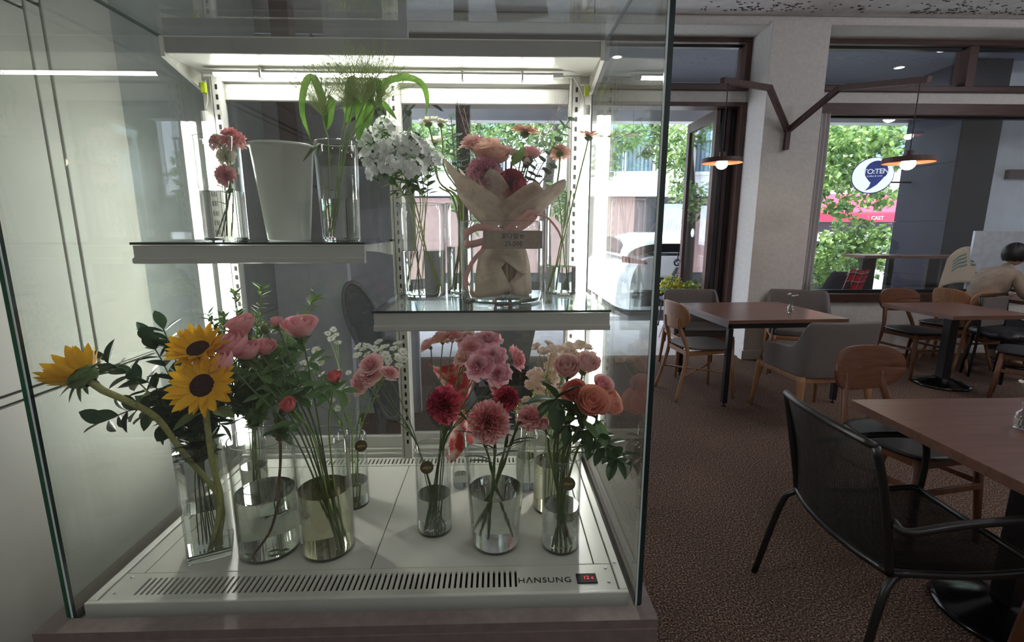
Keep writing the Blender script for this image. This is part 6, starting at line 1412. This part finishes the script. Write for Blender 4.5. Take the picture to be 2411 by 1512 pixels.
# white parked car, rear end towards the cafe
M_carw = mat('white_car_paint', srgb(236, 238, 240), .18, coat=.6, scale=3); M_carglass = mat('dark_car_glass', srgb(26, 30, 36), .06, spec=.8); M_tail = mat('red_tail_lamp', srgb(120, 18, 24), .15, spec=.7); M_carblk = mat('black_car_trim', srgb(24, 24, 26), .5); M_tyre = mat('tyre', srgb(26, 26, 26), .85); M_rim = mat('alloy', srgb(170, 172, 176), .3, .8)
def car(label, x, y, rz=0, paint=M_carw, plate=None, badge=False):
    t = thing('parked_car', label, 'car', (x, y, -.1), rz)
    def low(u, v):       # body shell below the window line; u round the section, v along the length
        Y = 4.25 * v; a = u * pi; hw = .91 * (1 - .16 * max(0, 1 - Y / .5) ** 2 - .18 * max(0, (Y - 3.5) / .75) ** 2)
        c = cos(a); top = 1.10 + .02 * sin(v * 6) - .14 * max(0, (Y - 2.9) / 1.35); e = .42
        X = hw * (1 if c > 0 else -1) * abs(c) ** e; Z = .20 + (top - .20) * sin(a) ** .42; X *= 1 - .07 * max(0, (Z - .65) / .45)
        y_ = Y + .10 * max(0, (Z - .75)) * (1 if v < .1 else 0); return V((X, y_, Z))
    MB().grid(low, 28, 22).build('body', paint, t, smooth=True, local=True); 
    MB().add([low(i / 28, 0) for i in range(29)], [tuple(range(29))]).build('tailgate', paint, t, local=True); MB().add([low(i / 28, 1) for i in range(29)], [tuple(range(29))]).build('front_panel', paint, t, local=True)
    def roof(u, v):
        Y = .12 + 2.95 * v; a = u * pi; c = cos(a); hh = .42 * (1 - max(0, 1 - Y / .75) ** 2.2) ** .5 * (1 - max(0, (Y - 1.9) / 1.2) ** 1.9) if Y < 3.07 else 0
        hw = .82 - .14 * sin(a); X = (.80 - .20 * sin(a) ** 1.2) * (1 if c > 0 else -1) * abs(c) ** .55; return V((X, Y, 1.07 + max(.0, hh) * sin(a) ** .6))
    MB().grid(roof, 26, 22).build('roof', paint, t, smooth=True, local=True)
    def winr(u, v): s_ = 2 * u - 1; z = 1.11 + .27 * v; yy = .10 + .62 * (v * .95) ** 1.5 - .035 + .10 * s_ * s_; return V((s_ * (.68 - .12 * v), yy, z))
    MB().grid(winr, 10, 6).build('rear_window', M_carglass, t, smooth=True, local=True, solid=.01)
    for i in (-1, 1):
        def sw(u, v, i=i): Y = .62 + 2.05 * u; hh = .28 * (1 - max(0, 1 - (Y - .5) / .75) ** 2) ** .5 * (1 - max(0, (Y - 1.7) / 1.05) ** 2); z = 1.12 + max(.01, hh) * v; return V((i * (.815 - .30 * (z - 1.07) ** 1.15), Y, z))
        MB().grid(sw, 16, 5).build('side_window', M_carglass, t, smooth=True, local=True, solid=.012)
        MB().grid(lambda u, v, i=i: V((i * (.50 + .40 * u), -.03 + .02 * (1 - u) + .34 * max(0, u - .7) ** 1.2, .97 + .03 * u + (.05 + .06 * u) * v)), 10, 3).build('tail_lamp', M_tail, t, smooth=True, local=True, solid=.03)
        for Y in (.78, 3.35):
            w_ = MB().lathe([(.18, -.1), (.31, -.1), (.33, -.06), (.33, .06), (.31, .1), (.18, .1)], 28, mtx=Matrix.Translation((i * .80, Y, .33)) @ Matrix.Rotation(pi / 2, 4, 'Y')).build('wheel', M_tyre, t, smooth=True, local=True)
            MB().lathe([(.0001, .06), (.07, .065), (.2, .09), (.2, -.09), (.0001, -.09)], 10, mtx=Matrix.Translation((i * .80, Y, .33)) @ Matrix.Rotation(i * pi / 2, 4, 'Y')).build('wheel_disc', M_rim, w_, local=True)
    MB().box(-.72, .72, -.035, .08, .26, .54).build('bumper', M_carblk, t, local=True, bevel=.03)
    MB().box(-.36, .36, -.045, .0, .57, .75).build('plate_recess', M_carblk, t, local=True, bevel=.01)
    if plate:
        pt = MB().box(-.26, .26, -.056, -.046, .605, .715).build('number_plate', mat('plate_white', srgb(232, 234, 228), .5), t, local=True); text('plate_number', plate, .115, M_ink, Matrix.Translation((-.25, -.0575, .658)) @ RX, None, .0005, 1, 0, 'LEFT', .002).parent = pt
    if badge:
        B = Matrix.Translation((0, -.036, 1.0)) @ RX; bd = MB().lathe([(.0001, .0), (.058, .0), (.062, -.006), (.0001, -.006)], 32, mtx=B).build('badge', M_ink, t, local=True); MB().lathe([(.057, .001), (.061, .001), (.061, .003), (.057, .003)], 32, close=True, mtx=B).build('badge_ring', M_rim, bd, local=True); MB().lathe([(.036, .001), (.038, .001), (.038, .003), (.036, .003)], 32, close=True, mtx=B).build('badge_ring', M_rim, bd, local=True)
        for k in range(4):
            pts = [(0, 0)] + [(.036 * cos(a), .036 * sin(a)) for a in [k * pi / 2 + j * pi / 16 for j in range(9)]]; MB().add([B @ V((a, b, .002)) for a, b in pts], [tuple(range(10))]).build('badge_quarter', M_blue if k % 2 else mat('badge_white', srgb(240, 240, 240), .4), bd, local=True)
        for ch, a in (('B', 140), ('M', 90), ('W', 40)): text('badge_letter', ch, .018, mat('badge_white', srgb(240, 240, 240), .4), B @ Matrix.Rotation(radians(a - 90), 4, 'Z') @ Matrix.Translation((0, .047, .002)), None, .0003).parent = bd
    return t
car('white hatchback parked outside the open door, rear end facing the cafe', 2.98, 8.02, 0, M_carw, '314', True); car('white car parked further right, half hidden by the tree', 6.3, 9.6, radians(-60)); car('white car reflected and seen past the folded door leaves', 5.0, 10.2, radians(-20))
M_redm = mat('red_scooter_plastic', srgb(196, 34, 44), .3)
mt = thing('motor_scooter', 'red and black scooter parked outside below the curtain edge', 'scooter', (4.75, 7.6, -.1)); mb = MB()
for yy in (0, 1.2): MB().lathe([(.14, -.05), (.22, -.06), (.24, 0), (.22, .06), (.14, .05)], 24, close=True, mtx=Matrix.Translation((4.75, 7.6 + yy, .14)) @ Matrix.Rotation(pi / 2, 4, 'Y')).build('wheel', M_tyre, mt, smooth=True)
MB().box(4.63, 4.87, 7.55, 8.2, .35, .75).build('body', M_redm, mt, bevel=.08, seg=3); MB().box(4.62, 4.88, 7.5, 8.15, .75, .85).build('seat', M_blackseat, mt, bevel=.04); MB().box(4.65, 4.85, 8.2, 8.65, .15, .25).build('footboard', M_carblk, mt, bevel=.02); MB().tube([(4.75, 8.8, .2), (4.75, 8.65, 1.0)], .05, 10).build('steering_column', M_redm, mt, smooth=True); MB().tube([(4.45, 8.62, 1.02), (4.75, 8.66, 1.0), (5.05, 8.62, 1.02)], .018, 8).build('handlebar', M_carblk, mt, smooth=True)
# houses across the street
M_fac = mat('white_render', srgb(226, 228, 232), .85, scale=3); M_shopd = mat('dark_shopfront', srgb(70, 68, 76), .6, scale=5); M_pinkw = mat('dusty_pink_panel', srgb(176, 146, 142), .8, scale=4); M_winr = mat('upper_window_glass', srgb(120, 150, 172), .1, col2=srgb(90, 120, 140), scale=.8); M_frw = mat('white_window_frame', srgb(232, 234, 236), .5); M_rail = mat('dark_railing', srgb(60, 62, 70), .5)
h1 = thing('street_house', 'white house across the street with windows over a dark shopfront', 'house', (2.0, 14, -.1))
MB().box(-9, 7.2, 14, 16, 2.6, 9).build('upper_wall', M_fac, h1); MB().box(-9, 7.2, 14.1, 16, -.1, 2.6).build('shop_wall', M_shopd, h1); MB().box(-9, 7.2, 13.7, 14.1, 2.35, 2.62).build('ledge', M_fac, h1); MB().box(2.9, 3.9, 14.02, 14.1, 1.2, 2.35).build('pink_panel', M_pinkw, h1); MB().box(-5, 2, 14.02, 14.1, .2, 2.3).build('pink_panel', M_pinkw, h1)
for x0, x1 in ((2.75, 4.3), (5.3, 6.6), (-1.2, .2), (-4.2, -2.6)):
    f = MB().box(x0, x1, 13.95, 14.0, 3.0, 5.0).build('window', M_winr, h1); fm_ = MB()
    for b in ((x0 - .08, x0, 3, 5), (x1, x1 + .08, 3, 5), (x0, x1, 4.95, 5.05), (x0, x1, 2.94, 3.02), ((x0 + x1) / 2 - .04, (x0 + x1) / 2 + .04, 3, 5)): fm_.box(b[0], b[1], 13.88, 13.99, b[2], b[3])
    fm_.build('window_frame', M_frw, f); rl = MB(); rl.box(x0 - .1, x1 + .1, 13.55, 13.6, 3.75, 3.8); k = x0 - .1
    while k < x1 + .1: rl.box(k, k + .025, 13.56, 13.59, 3.0, 3.78); k += .11
    rl.build('railing', M_rail, f)
gd = MB().box(4.55, 5.55, 13.98, 14.1, 0, 2.15).build('shop_door', mat('shop_door_glass', srgb(150, 160, 176), .15), h1); text('door_lettering', 'illar', .42, M_frw, Matrix.Translation((5.05, 13.96, 1.55)) @ RX, h1, .002, 1, .2); text('door_lettering', 'Coffee', .22, M_frw, Matrix.Translation((5.05, 13.96, 1.0)) @ RX, h1, .002, 1, .2); MB().box(5.6, 6.2, 13.96, 14.1, 0, 2.1).build('door', M_frw, h1, bevel=.01)
bs = MB()
for k in range(28): bs.box(6.25 + .12 * (k % 2), 6.37 + .12 * (k % 2), 13.9, 14.1, .1 * k * .8, .1 * k * .8 + .06)
bs.build('brick_edge', mat('brown_brick', srgb(120, 78, 62), .9, scale=10), h1)
h2 = thing('street_corner_house', 'pale house with a red awning behind the tree in the wide window', 'house', (10, 13, -.1)); MB().box(7.3, 20, 13, 16, 2.3, 9).build('upper_wall', M_fac, h2); MB().box(7.3, 20, 13.1, 16, -.1, 2.3).build('shop_wall', M_shopd, h2)
M_awn = mat('red_awning_cloth', srgb(226, 58, 82), .7, scale=6); MB().prism([(12.0, 1.86), (12.0, 1.78), (13.0, 2.22), (13.0, 2.36)], 'x', 7.4, 13).build('awning', M_awn, h2); MB().box(7.4, 13, 11.98, 12.0, 1.62, 1.80).build('awning_valance', mat('dark_red_valance', srgb(200, 36, 66), .7), h2)
text('awning_lettering', 'CAST', .13, M_frw, Matrix.Translation((9.4, 11.97, 1.71)) @ RX, h2, .002)
for x0 in (7.8, 9.6, 11.4): MB().box(x0, x0 + 1.3, 12.95, 13.0, 3.0, 4.6).build('window', M_winr, h2)
# ================================================================ the dim corner behind the refrigerator
po = thing('timber_rack', 'dark brown timber rack with a shelf behind the refrigerator on the left', 'rack', (-.75, 3.05, 0))
MB().box(-1.12, -1.03, 2.66, 2.74, 1.36, 3.2).build('post', M_brownz, po); MB().box(-1.15, -.40, 2.9, 3.38, 1.86, 1.92).build('shelf_board', M_brown, po); MB().box(-1.14, -1.06, 2.9, 3.38, 1.70, 1.86).build('shelf_bracket', M_brown, po)
ML_sil = leafmat('dark_house_plant_leaf', srgb(34, 46, 38), srgb(44, 58, 46), .15)
hp1 = thing('house_plant', 'dark big-leaved house plant on the rack behind the refrigerator', 'plant', (-.62, 3.15, 1.92)); MB().lathe([(.0001, 0), (.11, 0), (.15, .10), (.14, .10), (.0001, .08)], 24).build('bowl', mat('dark_bowl', srgb(46, 42, 42), .5), hp1, local=True, smooth=True)
lf_sil = leafmesh('silleaf', 1, .45, ML_sil); rr = random.Random(9)
for k in range(11):
    a = 2.4 * k; b0 = V((-.62, 3.15, 2.0)); e = b0 + V((.16 * cos(a), .14 * sin(a), .12 + .2 * rr.random())); MB().tube(bez(b0, b0.lerp(e, .5) + V((0, 0, .08)), e, 5), .004, 5).build('stalk', MS_dark, hp1, fixn=False); put('leaf', lf_sil, e, (cos(a), sin(a), -.3), hp1, .15)
struct(MB().box(-1.2, -.80, 2.60, 2.66, 0, 1.36).build('wall_low_partition', M_greywall))
bn = thing('leaning_pole', 'thin dark pole leaning behind the refrigerator on the left', 'pole', (-.55, 3.0, 1.93)); MB().tube([(-.55, 3.0, 1.93), (-.78, 2.97, 2.2), (-1.02, 2.93, 2.5)], .009, 8).build('rod', M_blackmetal, bn)
gp = struct(MB().box(-1.2, -.62, 3.7, 3.76, 0, 3.4).build('partition_wall', M_greywall))
M_greyp = mat('grey_plastic', srgb(126, 128, 132), .5)
fc = thing('folded_chair', 'grey folded chair with an oval back standing behind the refrigerator', 'chair', (-.62, 2.5, 0)); 
def oval(cx, y0, zc, w_, h_, tilt, nm):
    pts = [(cx + w_ * cos(a) * (1 if abs(cos(a)) < 1 else 1) + tilt * sin(a), y0, zc + h_ * sin(a)) for a in [2 * pi * i / 24 for i in range(25)]]; fr_ = MB().tube(pts, .012, 8, False).build('frame', M_greyp, fc, smooth=True); MB().add([V(p) + V((0, .004, 0)) for p in pts[:-1]], [tuple(range(24))]).build(nm, mat('grey_chair_mesh', srgb(112, 114, 120), .8, scale=80), fc, solid=.004)
oval(-.70, 2.5, .98, .085, .20, -.05, 'backrest'); MB().tube([(-.76, 2.5, .95), (-.66, 2.5, .5), (-.58, 2.5, 0)], .014, 8).build('leg', M_greyp, fc, smooth=True); MB().tube([(-.56, 2.46, .86), (-.60, 2.46, .5), (-.70, 2.46, 0)], .014, 8).build('leg', M_greyp, fc, smooth=True); oval(-.56, 2.44, .68, .09, .22, .0, 'seat')
bx = thing('stacked_bag', 'pale bundled bag on the floor behind the refrigerator', 'bag', (-.28, 3.2, 0)); MB().grid(lambda u, v: V((-.28 + (.20 + .03 * sin(u * 25)) * cos(u * 2 * pi) * sin(pi * min(.999, v)) ** .6, 3.2 + .18 * sin(u * 2 * pi) * sin(pi * min(.999, v)) ** .6, .02 + .5 * v + .02 * sin(u * 19) * v)), 30, 12).build('bag', mat('grey_plastic_bag', srgb(120, 122, 126), .4, scale=8), bx, smooth=True)
MB().tube([(-.28, 3.2, .51), (-.27, 3.2, .56), (-.25, 3.19, .60)], [.02, .03, .01], 8).build('knot', mat('grey_plastic_bag', srgb(120, 122, 126), .4), bx, smooth=True)
cr = thing('storage_crate', 'dark slatted storage crate standing behind the refrigerator', 'crate', (.05, 3.3, 0))
for k in range(5): MB().box(-.15, .25, 3.1, 3.115, .03 + .08 * k, .09 + .08 * k).build('slat', M_weave, cr); MB().box(-.15, .25, 3.485, 3.5, .03 + .08 * k, .09 + .08 * k).build('slat', M_weave, cr)
for x in (-.15, .235): MB().box(x, x + .015, 3.115, 3.485, .0, .42).build('side_board', M_weave, cr)
lb = thing('leaning_board', 'pale board leaning in the dark behind the pink spray roses', 'board', (.15, 3.55, 0)); MB().obox(Matrix.Translation((.12, 3.6, .745)) @ Matrix.Rotation(radians(10), 4, 'Y') @ Matrix.Rotation(radians(8), 4, 'X'), .34, .02, .7).build('board', mat('pale_grey_board', srgb(150, 154, 150), .7), lb, bevel=.004)
MB().box(-.02, .30, 3.45, 3.75, 0, .40).build('board_stand', M_weave, lb)
